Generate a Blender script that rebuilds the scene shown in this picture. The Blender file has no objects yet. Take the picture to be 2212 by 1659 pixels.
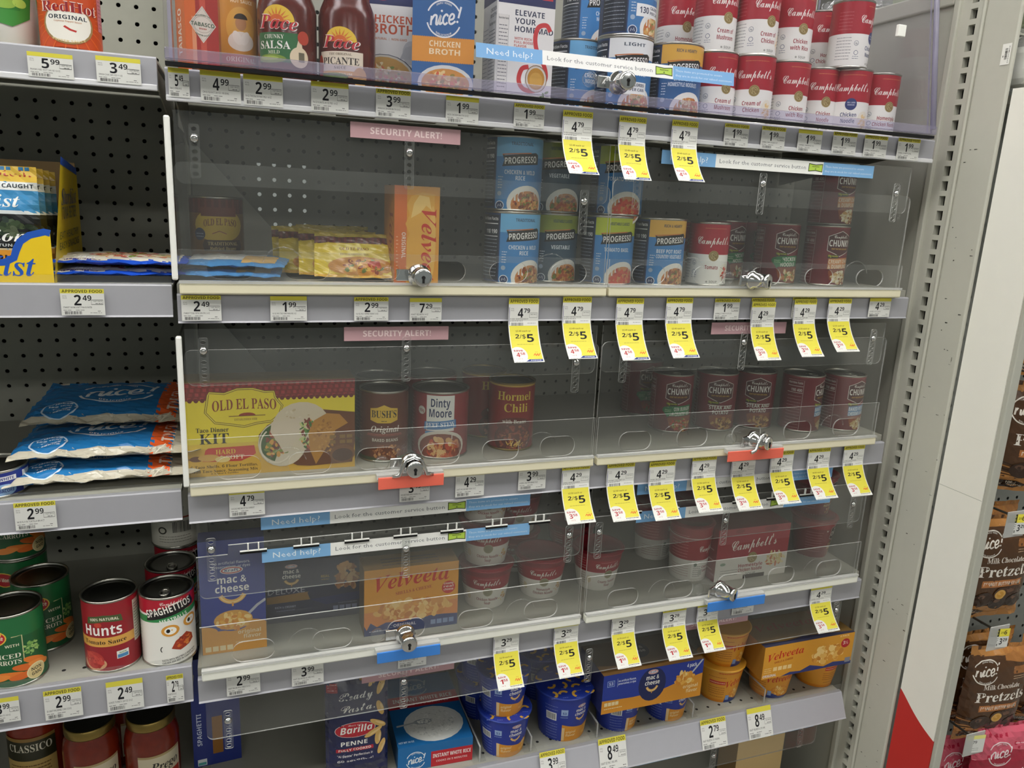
import bpy, bmesh, math, random
from mathutils import Vector, Matrix
from mathutils.geometry import tessellate_polygon
import numpy as np
PI = math.pi
S = bpy.context.scene
C = S.collection
# ---------------------------------------------------------------- camera, world, light, exposure
FPX = 1652.4
STATION = Vector((0.07396671, -1.05347903, -0.10075435))
RIGHT = Vector((0.9419002, -0.33258715, 0.04700853))
DOWN = Vector((-0.03404287, -0.23375277, -0.97169991))
FWD = Vector((0.33416328, 0.91364404, -0.231494))
cd = bpy.data.cameras.new('camera')
cd.sensor_width = 36
cd.lens = 36 * FPX / 2212
cd.clip_start = 0.02
cam = bpy.data.objects.new('camera', cd)
C.objects.link(cam)
cam.matrix_world = Matrix(((RIGHT.x, -DOWN.x, -FWD.x, 0.07396671), (RIGHT.y, -DOWN.y, -FWD.y, -1.05347903),
                           (RIGHT.z, -DOWN.z, -FWD.z, -0.10075435), (0, 0, 0, 1)))
S.camera = cam
W = bpy.data.worlds.new('store_light')
S.world = W
W.use_nodes = True
bg = W.node_tree.nodes['Background']
bg.inputs[0].default_value = (0.93, 1.0, 0.93, 1)
bg.inputs[1].default_value = 0.22
S.view_settings.view_transform = 'Standard'
S.view_settings.look = 'None'
S.view_settings.gamma = 1
S.view_settings.use_curve_mapping = False
S.view_settings.exposure = 0.18
S.cycles.transparent_max_bounces = 40
LAMP_POWER = 11.0
LIGHTS = [(-4.0, -0.75), (-2.6, -0.75), (-1.2, -0.75), (0.2, -0.75), (1.6, -0.75), (3.0, -0.75), (-1.2, -4.2), (0.6, -4.2), (2.4, -4.2), (0.4, 2.6), (2.0, 2.6), (3.6, 2.6)]  # next-aisle trio and leftmost near lamp are added to brighten bags and side faces


# the fixture was surveyed from one station: a sighting (px, py) meets a known plane of the shelving
def ray(px, py):
    return RIGHT * ((px - 1106) / FPX) + DOWN * ((py - 829.5) / FPX) + FWD


def aty(px, py, Y):
    d = ray(px, py)
    return STATION + d * ((Y - STATION.y) / d.y)


def atx(px, py, X):
    d = ray(px, py)
    return STATION + d * ((X - STATION.x) / d.x)


# ---------------------------------------------------------------- materials
def lin(h):
    if not isinstance(h, str):
        return tuple(h)
    v = [int(h[i:i + 2], 16) / 255 for i in (0, 2, 4)]
    return tuple(c / 12.92 if c <= 0.04045 else ((c + 0.055) / 1.055) ** 2.4 for c in v)


def newmat(name):
    m = bpy.data.materials.new(name)
    m.use_nodes = True
    return m, m.node_tree.nodes, m.node_tree.links, m.node_tree.nodes['Principled BSDF']


def paint(name, col, rough=0.45, metal=0.0, var=0.06, scale=40, spec=0.5, bump=0.0):
    m, n, l, b = newmat(name)
    c = lin(col)
    tc = n.new('ShaderNodeTexCoord')
    nz = n.new('ShaderNodeTexNoise')
    nz.inputs['Scale'].default_value = scale
    nz.inputs['Detail'].default_value = 4
    l.new(tc.outputs['Object'], nz.inputs['Vector'])
    mx = n.new('ShaderNodeMix')
    mx.data_type = 'RGBA'
    mx.inputs[6].default_value = tuple(x * (1 - var) for x in c) + (1,)
    mx.inputs[7].default_value = tuple(min(1, x * (1 + var)) for x in c) + (1,)
    l.new(nz.outputs[0], mx.inputs[0])
    l.new(mx.outputs[2], b.inputs['Base Color'])
    b.inputs['Roughness'].default_value = rough
    b.inputs['Metallic'].default_value = metal
    b.inputs['Specular IOR Level'].default_value = spec
    if bump:
        bp = n.new('ShaderNodeBump')
        bp.inputs['Strength'].default_value = bump
        bp.inputs['Distance'].default_value = 0.002
        l.new(nz.outputs[0], bp.inputs['Height'])
        l.new(bp.outputs[0], b.inputs['Normal'])
    return m


def printed(name, rough, spec=0.5, bump=0.0, coat=0.0):
    m, n, l, b = newmat(name)
    a = n.new('ShaderNodeVertexColor')
    a.layer_name = 'ink'
    tc = n.new('ShaderNodeTexCoord')
    nz = n.new('ShaderNodeTexNoise')
    nz.inputs['Scale'].default_value = 60
    l.new(tc.outputs['Object'], nz.inputs['Vector'])
    mr = n.new('ShaderNodeMapRange')
    mr.inputs[3].default_value = rough * 0.85
    mr.inputs[4].default_value = rough * 1.15
    l.new(nz.outputs[0], mr.inputs[0])
    l.new(mr.outputs[0], b.inputs['Roughness'])
    l.new(a.outputs[0], b.inputs['Base Color'])
    b.inputs['Specular IOR Level'].default_value = spec
    b.inputs['Coat Weight'].default_value = coat
    b.inputs['Coat Roughness'].default_value = 0.1
    if bump:
        nz2 = n.new('ShaderNodeTexNoise')
        nz2.inputs['Scale'].default_value = 22
        nz2.inputs['Detail'].default_value = 2
        l.new(tc.outputs['Object'], nz2.inputs['Vector'])
        bp = n.new('ShaderNodeBump')
        bp.inputs['Strength'].default_value = bump
        bp.inputs['Distance'].default_value = 0.006
        l.new(nz2.outputs[0], bp.inputs['Height'])
        l.new(bp.outputs[0], b.inputs['Normal'])
    return m


def acrylic(name, tint, haze, hazecol=(0.75, 0.76, 0.74), rough=0.04, wav=0.0):
    m, n, l, b = newmat(name)
    n.remove(b)
    out = n['Material Output']
    tr = n.new('ShaderNodeBsdfTransparent')
    tr.inputs[0].default_value = tuple(tint) + (1,)
    gl = n.new('ShaderNodeBsdfGlossy')
    gl.inputs['Roughness'].default_value = rough
    df = n.new('ShaderNodeBsdfDiffuse')
    df.inputs[0].default_value = tuple(hazecol) + (1,)
    tc = n.new('ShaderNodeTexCoord')
    nz = n.new('ShaderNodeTexNoise')
    nz.inputs['Scale'].default_value = 9
    nz.inputs['Detail'].default_value = 5
    l.new(tc.outputs['Object'], nz.inputs['Vector'])
    mr = n.new('ShaderNodeMapRange')
    mr.inputs[3].default_value = haze * 0.6
    mr.inputs[4].default_value = haze * 1.4
    l.new(nz.outputs[0], mr.inputs[0])
    m1 = n.new('ShaderNodeMixShader')
    l.new(mr.outputs[0], m1.inputs[0])
    l.new(tr.outputs[0], m1.inputs[1])
    l.new(df.outputs[0], m1.inputs[2])
    ge = n.new('ShaderNodeNewGeometry')
    dt = n.new('ShaderNodeVectorMath')
    dt.operation = 'DOT_PRODUCT'
    l.new(ge.outputs['Incoming'], dt.inputs[0])
    l.new(ge.outputs['Normal'], dt.inputs[1])
    fr = None
    for op, v in (('ABSOLUTE', None), ('SUBTRACT', 1.0), ('POWER', 5.0), ('MULTIPLY_ADD', 0.94)):
        q = n.new('ShaderNodeMath')
        q.operation = op
        src = dt.outputs['Value'] if fr is None else fr.outputs[0]
        if op == 'SUBTRACT':
            q.inputs[0].default_value = v
            l.new(src, q.inputs[1])
        else:
            l.new(src, q.inputs[0])
            if v: q.inputs[1].default_value = v
        if op == 'MULTIPLY_ADD': q.inputs[2].default_value = 0.03
        fr = q
    m2 = n.new('ShaderNodeMixShader')
    l.new(fr.outputs[0], m2.inputs[0])
    l.new(m1.outputs[0], m2.inputs[1])
    l.new(gl.outputs[0], m2.inputs[2])
    if wav:
        nz2 = n.new('ShaderNodeTexNoise')
        nz2.inputs['Scale'].default_value = 5
        nz2.inputs['Detail'].default_value = 0
        l.new(tc.outputs['Object'], nz2.inputs['Vector'])
        bp = n.new('ShaderNodeBump')
        bp.inputs['Strength'].default_value = wav
        bp.inputs['Distance'].default_value = 0.01
        l.new(nz2.outputs[0], bp.inputs['Height'])
        l.new(bp.outputs[0], gl.inputs['Normal'])
    l.new(m2.outputs[0], out.inputs[0])
    return m


def pegboard_mat(name, col, ox, oz):
    m, n, l, b = newmat(name)
    tc = n.new('ShaderNodeTexCoord')
    sep = n.new('ShaderNodeSeparateXYZ')
    l.new(tc.outputs['Object'], sep.inputs[0])

    def cell(sock, off):
        a = n.new('ShaderNodeMath')
        a.operation = 'ADD'
        a.inputs[1].default_value = off
        l.new(sock, a.inputs[0])
        d = n.new('ShaderNodeMath')
        d.operation = 'PINGPONG'
        d.inputs[1].default_value = 0.0127
        l.new(a.outputs[0], d.inputs[0])
        p = n.new('ShaderNodeMath')
        p.operation = 'POWER'
        p.inputs[1].default_value = 2
        l.new(d.outputs[0], p.inputs[0])
        return p.outputs[0]
    s = n.new('ShaderNodeMath')
    s.operation = 'ADD'
    l.new(cell(sep.outputs[0], ox), s.inputs[0])
    l.new(cell(sep.outputs[2], oz), s.inputs[1])
    lt = n.new('ShaderNodeMath')
    lt.operation = 'LESS_THAN'
    lt.inputs[1].default_value = 0.0033 ** 2
    l.new(s.outputs[0], lt.inputs[0])
    nz = n.new('ShaderNodeTexNoise')
    nz.inputs['Scale'].default_value = 60
    l.new(tc.outputs['Object'], nz.inputs['Vector'])
    mx = n.new('ShaderNodeMix')
    mx.data_type = 'RGBA'
    c = lin(col)
    mx.inputs[6].default_value = tuple(x * 0.95 for x in c) + (1,)
    mx.inputs[7].default_value = tuple(x * 1.05 for x in c) + (1,)
    l.new(nz.outputs[0], mx.inputs[0])
    l.new(mx.outputs[2], b.inputs['Base Color'])
    b.inputs['Roughness'].default_value = 0.5
    tr = n.new('ShaderNodeBsdfTransparent')
    ms = n.new('ShaderNodeMixShader')
    l.new(lt.outputs[0], ms.inputs[0])
    l.new(b.outputs[0], ms.inputs[1])
    l.new(tr.outputs[0], ms.inputs[2])
    l.new(ms.outputs[0], n['Material Output'].inputs[0])
    return m


M = {}
M['ink'] = printed('printed_label', 0.34, 0.5)
M['paper'] = printed('printed_paper', 0.6, 0.3)
M['carton'] = printed('printed_carton', 0.4, 0.45)
M['film'] = printed('printed_film', 0.26, 0.6, bump=0.5)
M['tin'] = paint('tin_plate', 'b8b6ae', 0.28, 1.0, 0.05)
M['tin_dark'] = paint('tin_lid', '5e5d5a', 0.32, 1.0, 0.08)
M['gold'] = paint('gold_lid', '8f7a44', 0.35, 0.9, 0.06)
M['black_lid'] = paint('black_lid_top', '1b1a14', 0.42, 0.2, 0.1)
M['chrome'] = paint('chrome', 'd2d2d2', 0.12, 1.0, 0.03)
M['dark'] = paint('dark_void', '0a0a0a', 0.8, 0, 0.05)
M['rail'] = paint('grey_rail_vinyl', 'a3a3aa', 0.42, 0, 0.03, 70)
M['railw'] = paint('pale_rail_lip', 'd6d6da', 0.35, 0, 0.02, 70)
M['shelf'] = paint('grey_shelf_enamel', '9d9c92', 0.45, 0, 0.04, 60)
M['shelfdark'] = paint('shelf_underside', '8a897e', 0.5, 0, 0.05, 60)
M['panel'] = paint('end_panel_enamel', 'b6b6ac', 0.42, 0, 0.03, 50)
M['post'] = paint('upright_enamel', 'c2c1b6', 0.4, 0, 0.03, 50)
M['cream'] = paint('cream_door_edge', 'e6dfc4', 0.35, 0, 0.03, 30)
M['white'] = paint('white_door_edge', 'efefe6', 0.3, 0, 0.02, 30)
M['wing'] = paint('white_wing_panel', 'f4f2ea', 0.5, 0, 0.02, 30)
M['wingred'] = paint('red_wing_panel', 'c8302c', 0.5, 0, 0.04, 30)
M['acr'] = acrylic('clear_acrylic', (0.972, 0.976, 0.972), 0.026, wav=0.15)
M['acr2'] = acrylic('clear_acrylic_overlap', (0.975, 0.978, 0.975), 0.026)
M['acrviolet'] = acrylic('violet_tinted_acrylic', (0.965, 0.96, 0.98), 0.010)
M['edge'] = acrylic('acrylic_cut_edge', (0.75, 0.76, 0.76), 0.45, (0.85, 0.85, 0.83), 0.1)
M['edgev'] = acrylic('violet_cut_edge', (0.62, 0.60, 0.72), 0.30, (0.66, 0.64, 0.78), 0.1)
M['flange'] = acrylic('violet_flange', (0.84, 0.82, 0.90), 0.13, (0.66, 0.64, 0.78), 0.1)
M['edgew'] = paint('white_clip_and_edge_light', 'f0f0ec', 0.3, 0, 0.02)  # white of the clips; on clear edges it paints caught light
M['bag'] = acrylic('clear_bag_film', (0.9, 0.91, 0.91), 0.16, (0.8, 0.8, 0.8), 0.08, 0.6)
M['red'] = paint('red_tab', 'f2705c', 0.4, 0, 0.05)
M['blue'] = paint('blue_tab', '3f86dc', 0.35, 0, 0.05)
M['wire'] = paint('steel_wire', '55544f', 0.35, 0.8, 0.05)
M['board'] = paint('brown_board', '9c8058', 0.7, 0, 0.08)
M['sauce'] = paint('red_tomato_sauce', '7a2410', 0.22, 0, 0.3, 90, 0.6)
M['salsa'] = paint('dark_red_salsa', '54150f', 0.2, 0, 0.35, 120, 0.6)
M['hot'] = paint('orange_hot_sauce', 'b8401a', 0.25, 0, 0.12, 80, 0.6)
M['amber'] = paint('amber_sauce', 'a8591f', 0.25, 0, 0.12, 80, 0.6)
M['plasticwhite'] = paint('white_plastic', 'e4e2dc', 0.35, 0, 0.02)
M['tortilla'] = paint('tortilla_flour', 'cfc8b4', 0.8, 0, 0.15, 60)
M['carpetgrey'] = paint('vinyl_floor', '84817a', 0.35, 0, 0.06, 6)
M['ceil'] = paint('ceiling_tile', 'dcdcd6', 0.9, 0, 0.03, 60)
em, n_, l_, b_ = newmat('lamp_diffuser')
b_.inputs['Base Color'].default_value = (0.9, 0.9, 0.9, 1)
b_.inputs['Emission Color'].default_value = (1.0, 0.985, 0.93, 1)
b_.inputs['Emission Strength'].default_value = LAMP_POWER
M['lamp'] = em


# ---------------------------------------------------------------- objects, tags
def tag(o, label, cat, group=None, kind=None):
    if label: o['label'] = label
    if cat: o['category'] = cat
    if group: o['group'] = group
    if kind: o['kind'] = kind
    return o


def link(name, mesh, parent=None, loc=(0, 0, 0), rz=0.0, rx=0.0):
    o = bpy.data.objects.new(name, mesh)
    C.objects.link(o)
    o.location = loc
    o.rotation_euler = (rx, 0, rz)
    if parent: o.parent = parent
    return o


def root(name, label, cat, loc=(0, 0, 0), rz=0.0, group=None, rx=0.0):
    return tag(link(name, None, None, loc, rz, rx), label, cat, group)


def struct(name, mesh):
    o = link(name, mesh)
    o['kind'] = 'structure'
    return o


def dup(r, loc, rz=None, label=None, group=None):
    c = r.copy()
    C.objects.link(c)
    c.location = loc
    if rz is not None: c.rotation_euler = (r.rotation_euler[0], r.rotation_euler[1], rz)
    if label: c['label'] = label
    if group: c['group'] = group
    for ch in r.children:
        d = ch.copy()
        C.objects.link(d)
        d.parent = c
        for g in ch.children:
            e = g.copy()
            C.objects.link(e)
            e.parent = d
    return c


class MB:
    """plain mesh builder: several materials, one mesh"""
    def __init__(s):
        s.v, s.f, s.m, s.mats, s.sm = [], [], [], [], []

    def mi(s, mat):
        if mat not in s.mats: s.mats.append(mat)
        return s.mats.index(mat)

    def add(s, vs, fs, mat, smooth=False):
        b = len(s.v)
        s.v += [tuple(v) for v in vs]
        k = s.mi(mat)
        for f in fs:
            s.f.append([b + i for i in f])
            s.m.append(k)
            s.sm.append(smooth)
        return s

    def box(s, x0, x1, y0, y1, z0, z1, mat, bev=0.0):
        if bev <= 0:
            v = [(x, y, z) for z in (z0, z1) for y in (y0, y1) for x in (x0, x1)]
            return s.add(v, [(0, 2, 3, 1), (4, 5, 7, 6), (0, 1, 5, 4), (2, 6, 7, 3), (0, 4, 6, 2), (1, 3, 7, 5)], mat)
        bm = bmesh.new()
        bmesh.ops.create_cube(bm, size=1, matrix=Matrix.Translation(((x0 + x1) / 2, (y0 + y1) / 2, (z0 + z1) / 2)) @ Matrix.Diagonal((x1 - x0, y1 - y0, z1 - z0, 1)))
        bmesh.ops.bevel(bm, geom=bm.edges[:], offset=bev, segments=2, affect='EDGES', profile=0.5)
        bm.verts.index_update()
        s.add([v.co for v in bm.verts], [[v.index for v in f.verts] for f in bm.faces], mat)
        bm.free()
        return s

    def lathe(s, prof, mat, n=40, cx=0, cy=0, smooth=True, a0=0, a1=2 * PI):
        vs, fs = [], []
        full = abs(a1 - a0 - 2 * PI) < 1e-6
        m = n if full else n + 1
        for r, z in prof:
            for i in range(m):
                a = a0 + (a1 - a0) * i / n
                vs.append((cx + r * math.sin(a), cy - r * math.cos(a), z))
        for j in range(len(prof) - 1):
            for i in range(n):
                k = (i + 1) % m
                fs.append((j * m + i, j * m + k, (j + 1) * m + k, (j + 1) * m + i))
        return s.add(vs, fs, mat, smooth)

    def tube(s, pts, r, mat, n=8, close=False):
        pts = [Vector(p) for p in pts]
        vs, fs = [], []
        N = len(pts)
        for i, p in enumerate(pts):
            a = pts[(i - 1) % N] if (close or i > 0) else p
            b = pts[(i + 1) % N] if (close or i < N - 1) else p
            t = (b - a).normalized()
            u = t.cross(Vector((0, 0, 1)))
            if u.length < 1e-3: u = t.cross(Vector((1, 0, 0)))
            u.normalize()
            w = t.cross(u)
            for k in range(n):
                an = 2 * PI * k / n
                vs.append(p + u * (r * math.cos(an)) + w * (r * math.sin(an)))
        for i in range(N if close else N - 1):
            j = (i + 1) % N
            for k in range(n):
                q = (k + 1) % n
                fs.append((i * n + k, i * n + q, j * n + q, j * n + k))
        if not close:
            fs.append(list(range(n))[::-1])
            fs.append([(N - 1) * n + k for k in range(n)])
        return s.add(vs, fs, mat, True)

    def plate(s, outer, holes, y0, y1, mat, emat):
        """polygon with holes in the XZ plane, thick from y0 (front) to y1"""
        loops = [outer] + list(holes)
        flat = [p for lp in loops for p in lp]
        tris = tessellate_polygon([[Vector((p[0], p[1], 0)) for p in lp] for lp in loops])
        n = len(flat)
        fr = []
        for t in tris:
            a, b, c = (flat[i] for i in t)
            ar = (b[0] - a[0]) * (c[1] - a[1]) - (b[1] - a[1]) * (c[0] - a[0])
            fr.append(tuple(t) if ar > 0 else tuple(t)[::-1])
        s.add([(x, y0, z) for x, z in flat], fr, mat)
        s.add([(x, y1, z) for x, z in flat], [f[::-1] for f in fr], mat)
        for lp in loops:
            m = len(lp)
            s.add([(x, y0, z) for x, z in lp] + [(x, y1, z) for x, z in lp],
                  [(i, (i + 1) % m, m + (i + 1) % m, m + i) for i in range(m)], emat)
        return s

    def mesh(s, name):
        me = bpy.data.meshes.new(name)
        me.from_pydata(s.v, [], s.f)
        for m in s.mats: me.materials.append(m)
        me.polygons.foreach_set('material_index', s.m)
        me.polygons.foreach_set('use_smooth', s.sm)
        me.update()
        return me

    def build(s, name, parent=None, loc=(0, 0, 0), rz=0.0):
        return link(name, s.mesh(name), parent, loc, rz)


def rrect(x0, x1, z0, z1, r, corners='abcd', n=5):
    """rounded rectangle, corners a=bottom left b=bottom right c=top right d=top left"""
    out = []
    for k, (cx, cz, a) in zip('abcd', ((x0, z0, PI), (x1, z0, 1.5 * PI), (x1, z1, 0), (x0, z1, PI / 2))):
        if k in corners and r > 0:
            sx = r if k in 'ad' else -r
            sz = r if k in 'ab' else -r
            for i in range(n + 1):
                t = a + (PI / 2) * i / n
                out.append((cx + sx + r * math.cos(t), cz + sz + r * math.sin(t)))
        else:
            out.append((cx, cz))
    return out


# ---------------------------------------------------------------- printed artwork
ALPHA = {'s': (0x1D400, 0x1D41A, 0x1D7CE), 'z': (0x1D468, 0x1D482, 0x1D7CE), 'c': (0x1D4D0, 0x1D4EA, 0x1D7CE),
         'b': (0x1D5D4, 0x1D5EE, 0x1D7EC), 'i': (0x1D63C, 0x1D656, 0x1D7EC)}
TXT = {}


def glyphs(s, st):
    k = (s, st)
    if k in TXT: return TXT[k]
    body = s
    if st in ALPHA:
        A, a, d = ALPHA[st]
        body = ''.join(chr(A + ord(c) - 65) if 'A' <= c <= 'Z' else chr(a + ord(c) - 97) if 'a' <= c <= 'z'
                       else chr(d + ord(c) - 48) if '0' <= c <= '9' else c for c in s)
    cu = bpy.data.curves.new('t', 'FONT')
    cu.body = body
    cu.resolution_u = 1 if st == 'r' else 3
    ob = bpy.data.objects.new('t', cu)
    me = ob.to_mesh()
    v = np.zeros(len(me.vertices) * 3)
    me.vertices.foreach_get('co', v)
    v = v.reshape(-1, 3)[:, :2]
    f = [tuple(p.vertices) for p in me.polygons]
    ob.to_mesh_clear()
    bpy.data.objects.remove(ob)
    bpy.data.curves.remove(cu)
    TXT[k] = (v, f)
    return TXT[k]


def crom(pts, n=6):
    P = [pts[0]] + list(pts) + [pts[-1]]
    out = []
    for i in range(1, len(P) - 2):
        for k in range(n):
            t = k / n
            out.append(tuple(0.5 * (2 * P[i][j] + (P[i + 1][j] - P[i - 1][j]) * t + (2 * P[i - 1][j] - 5 * P[i][j] + 4 * P[i + 1][j] - P[i + 2][j]) * t * t
                                    + (3 * P[i][j] - P[i - 1][j] - 3 * P[i + 1][j] + P[i + 2][j]) * t ** 3) for j in (0, 1)))
    out.append(tuple(pts[-1]))
    return out


class G:
    """flat artwork in millimetres, later wrapped onto a surface"""
    def __init__(s):
        s.sh = []      # verts(np), faces, colour, layer

    def put(s, v, f, col, layer=None, frac=0.0):
        v = np.asarray(v, float)
        lo, hi = v.min(0), v.max(0)
        if layer is None:
            layer = 0
            for o in s.sh:
                if o[4][0] < hi[0] and o[5][0] > lo[0] and o[4][1] < hi[1] and o[5][1] > lo[1]:
                    layer = max(layer, int(o[3]) + 1)
        s.sh.append((v, f, lin(col), layer + frac, lo, hi))
        return s

    def rect(s, x0, y0, x1, y1, col, rot=0, **k):
        p = [(x0, y0), (x1, y0), (x1, y1), (x0, y1)]
        if rot:
            cx, cy = (x0 + x1) / 2, (y0 + y1) / 2
            c, q = math.cos(rot), math.sin(rot)
            p = [(cx + (x - cx) * c - (y - cy) * q, cy + (x - cx) * q + (y - cy) * c) for x, y in p]
        return s.put(p, [(0, 1, 2, 3)], col, **k)

    def poly(s, pts, col, **k):
        tr = tessellate_polygon([[Vector((x, y, 0)) for x, y in pts]])
        fs = []
        for t in tr:
            a, b, c = (pts[i] for i in t)
            fs.append(tuple(t) if (b[0] - a[0]) * (c[1] - a[1]) - (b[1] - a[1]) * (c[0] - a[0]) > 0 else tuple(t)[::-1])
        return s.put(pts, fs, col, **k)

    def ell(s, cx, cy, rx, ry, col, n=22, rot=0, a0=0, a1=2 * PI, **k):
        c, q = math.cos(rot), math.sin(rot)
        p = []
        for i in range(n + (0 if a1 - a0 > 6.28 else 1)):
            a = a0 + (a1 - a0) * i / n
            x, y = rx * math.cos(a), ry * math.sin(a)
            p.append((cx + x * c - y * q, cy + x * q + y * c))
        return s.put(p, [tuple(range(len(p)))], col, **k)

    def stroke(s, pts, w, col, close=False, **k):
        n = len(pts)
        v, f = [], []
        for i in range(n):
            a = pts[(i - 1) % n] if (close or i) else pts[0]
            b = pts[(i + 1) % n] if (close or i < n - 1) else pts[-1]
            dx, dy = b[0] - a[0], b[1] - a[1]
            d = math.hypot(dx, dy) or 1
            nx, ny = -dy / d * w / 2, dx / d * w / 2
            v += [(pts[i][0] - nx, pts[i][1] - ny), (pts[i][0] + nx, pts[i][1] + ny)]
        for i in range(n if close else n - 1):
            j = (i + 1) % n
            f.append((2 * i, 2 * j, 2 * j + 1, 2 * i + 1))
        return s.put(v, f, col, **k)

    def arc(s, cx, cy, rx, ry, a0, a1, w, col, n=20, rot=0, **k):
        c, q = math.cos(rot), math.sin(rot)
        pts = []
        for i in range(n + 1):
            a = a0 + (a1 - a0) * i / n
            x, y = rx * math.cos(a), ry * math.sin(a)
            pts.append((cx + x * c - y * q, cy + x * q + y * c))
        return s.stroke(pts, w, col, **k)

    def text(s, t, x, y, h, col, w=None, al='c', st='b', sh=0.0, rot=0.0, arch=0.0, lead=None, **k):
        """h: height of a capital; w: squeeze or stretch the line to this width; lead: next lines"""
        if '\n' in t:
            for i, q in enumerate(t.split('\n')):
                s.text(q, x, y - i * (lead or h * 1.35), h, col, w, al, st, sh, rot, arch, **k)
            return s
        v, f = glyphs(t, st)
        if not len(v): return s
        v = v * (h / 0.70)
        lo, hi = v[:, 0].min(), v[:, 0].max()
        v = v.copy()
        v[:, 0] -= (lo + hi) / 2
        wd = hi - lo
        if w: v[:, 0] *= w / wd; wd = w
        if arch: v[:, 1] += arch * (1 - (2 * v[:, 0] / wd) ** 2)
        v[:, 0] += v[:, 1] * sh
        v[:, 0] += {'c': 0, 'l': wd / 2, 'r': -wd / 2}[al]
        if rot:
            c, q = math.cos(rot), math.sin(rot)
            v = np.stack([v[:, 0] * c - v[:, 1] * q, v[:, 0] * q + v[:, 1] * c], 1)
        return s.put(v + np.array([x, y]), f, col, **k)

    def bars(s, x0, y0, x1, y1, col, seed=1, n=26, **k):
        r = random.Random(seed)
        x = x0
        vs, fs = [], []
        st = (x1 - x0) / n
        while x < x1 - st:
            w = st * r.choice((0.35, 0.6, 0.9))
            b = len(vs)
            vs += [(x, y0), (x + w, y0), (x + w, y1), (x, y1)]
            fs.append((b, b + 1, b + 2, b + 3))
            x += w + st * r.choice((0.4, 0.6, 0.9))
        return s.put(vs, fs, col, **k)

    def lines(s, x0, x1, ys, w, col, seed=2, **k):
        r = random.Random(seed)
        vs, fs = [], []
        for y in ys:
            x = x0
            while x < x1 - 1.2:
                q = min(x1, x + r.uniform(1.5, 5))
                b = len(vs)
                vs += [(x, y), (q, y), (q, y + w), (x, y + w)]
                fs.append((b, b + 1, b + 2, b + 3))
                x = q + 0.7
        return s.put(vs, fs, col, **k)

    def food(s, cx, cy, rx, ry, pal, n=40, size=3.0, seed=3, base=None, asp=0.6):
        r = random.Random(seed)
        if base: s.ell(cx, cy, rx, ry, base)
        L = 0
        for o in s.sh:
            if o[4][0] < cx + rx and o[5][0] > cx - rx and o[4][1] < cy + ry and o[5][1] > cy - ry: L = max(L, int(o[3]) + 1)
        for i in range(n):
            a, d = r.uniform(0, 2 * PI), math.sqrt(r.random()) * 0.86
            q = size * r.uniform(0.5, 1.1)
            x, y, t = cx + rx * d * math.cos(a), cy + ry * d * math.sin(a), r.uniform(0, PI)
            s.ell(x, y, q, q * asp, r.choice(pal), n=9, rot=t, layer=L, frac=0.6 * i / n)
        return s

    def nice(s, x, y, R, col, rot=0.0, wt=0.11, sx=1.0):
        e = R * 1.02
        W_ = wt * R
        for A in ([(.0, .5), (.03, .0)], [(.03, .3), (.15, .52), (.28, .5), (.31, .3), (.33, .05), (.42, .06), (.52, .5), (.51, .1), (.58, .03), (.66, .12)],
                  [(.96, .42), (.84, .54), (.71, .4), (.71, .15), (.84, 0), (.97, .1)],
                  [(1.02, .22), (1.26, .28), (1.28, .47), (1.15, .54), (1.04, .35), (1.08, .08), (1.22, 0), (1.42, .14)], [(1.62, .9), (1.56, .3)]):
            s.stroke([((px - .78) * e * sx + x + .15 * py * e, (py - .3) * e + y + (px - .7) * .12 * e) for px, py in crom(A)], W_, col)
        for px, py in ((.54, .74), (1.54, .1)):
            s.ell((px - .78) * e * sx + x + .15 * py * e, (py - .3) * e + y + (px - .7) * .12 * e, W_ * .6, W_ * .6, col, n=10)
        s.arc(x, y, R * sx, R, 0.5, 2.75, W_ * .75, col)
        s.arc(x, y, R * sx, R, 3.4, 5.9, W_ * .75, col)
        s.text('DELICIOUS', x, y - R * .8, R * .11, col, st='b', arch=-R * .14, w=R * .9)
        s.text('SIMPLE  HONEST', x, y + R * .68, R * .1, col, st='b', arch=R * .14, w=R * .9)
        return s

    # ---- wrap the artwork
    def wrap(s, fn, du=None, dv=None, eps=0.1, scale=0.001):
        V, F, K, b = [], [], [], 0
        for v, f, col, L, lo, hi in s.sh:
            if du or dv:
                polys = [[tuple(v[i]) for i in q] for q in f]
                for ax, d in ((0, du), (1, dv)):
                    if d: polys = cut(polys, ax, d)
                vv, idx, ff = [], {}, []
                for p in polys:
                    t = []
                    for q in p:
                        k = (round(q[0], 5), round(q[1], 5))
                        if k not in idx:
                            idx[k] = len(vv)
                            vv.append(k)
                        if not t or t[-1] != idx[k]: t.append(idx[k])
                    if len(t) > 2 and t[0] == t[-1]: t.pop()
                    if len(set(t)) > 2 and len(set(t)) == len(t): ff.append(t)
            else:
                vv, ff = [tuple(q) for q in v], f
            V += [fn(q[0], q[1], L * eps) for q in vv]
            F += [[b + i for i in t] for t in ff]
            K += [col + (1.0,)] * len(vv)
            b += len(vv)
        return [tuple(c * scale for c in p) for p in V], F, K

    def mesh(s, name, fn=None, mat='ink', du=None, dv=None, eps=0.1, nf=None, extra=None):
        fn = fn or (lambda u, v, e: (u, -e, v))
        V, F, K = s.wrap(fn, du, dv, eps)
        return inkmesh(name, [(V, F, K)], mat, nf, extra)


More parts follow.
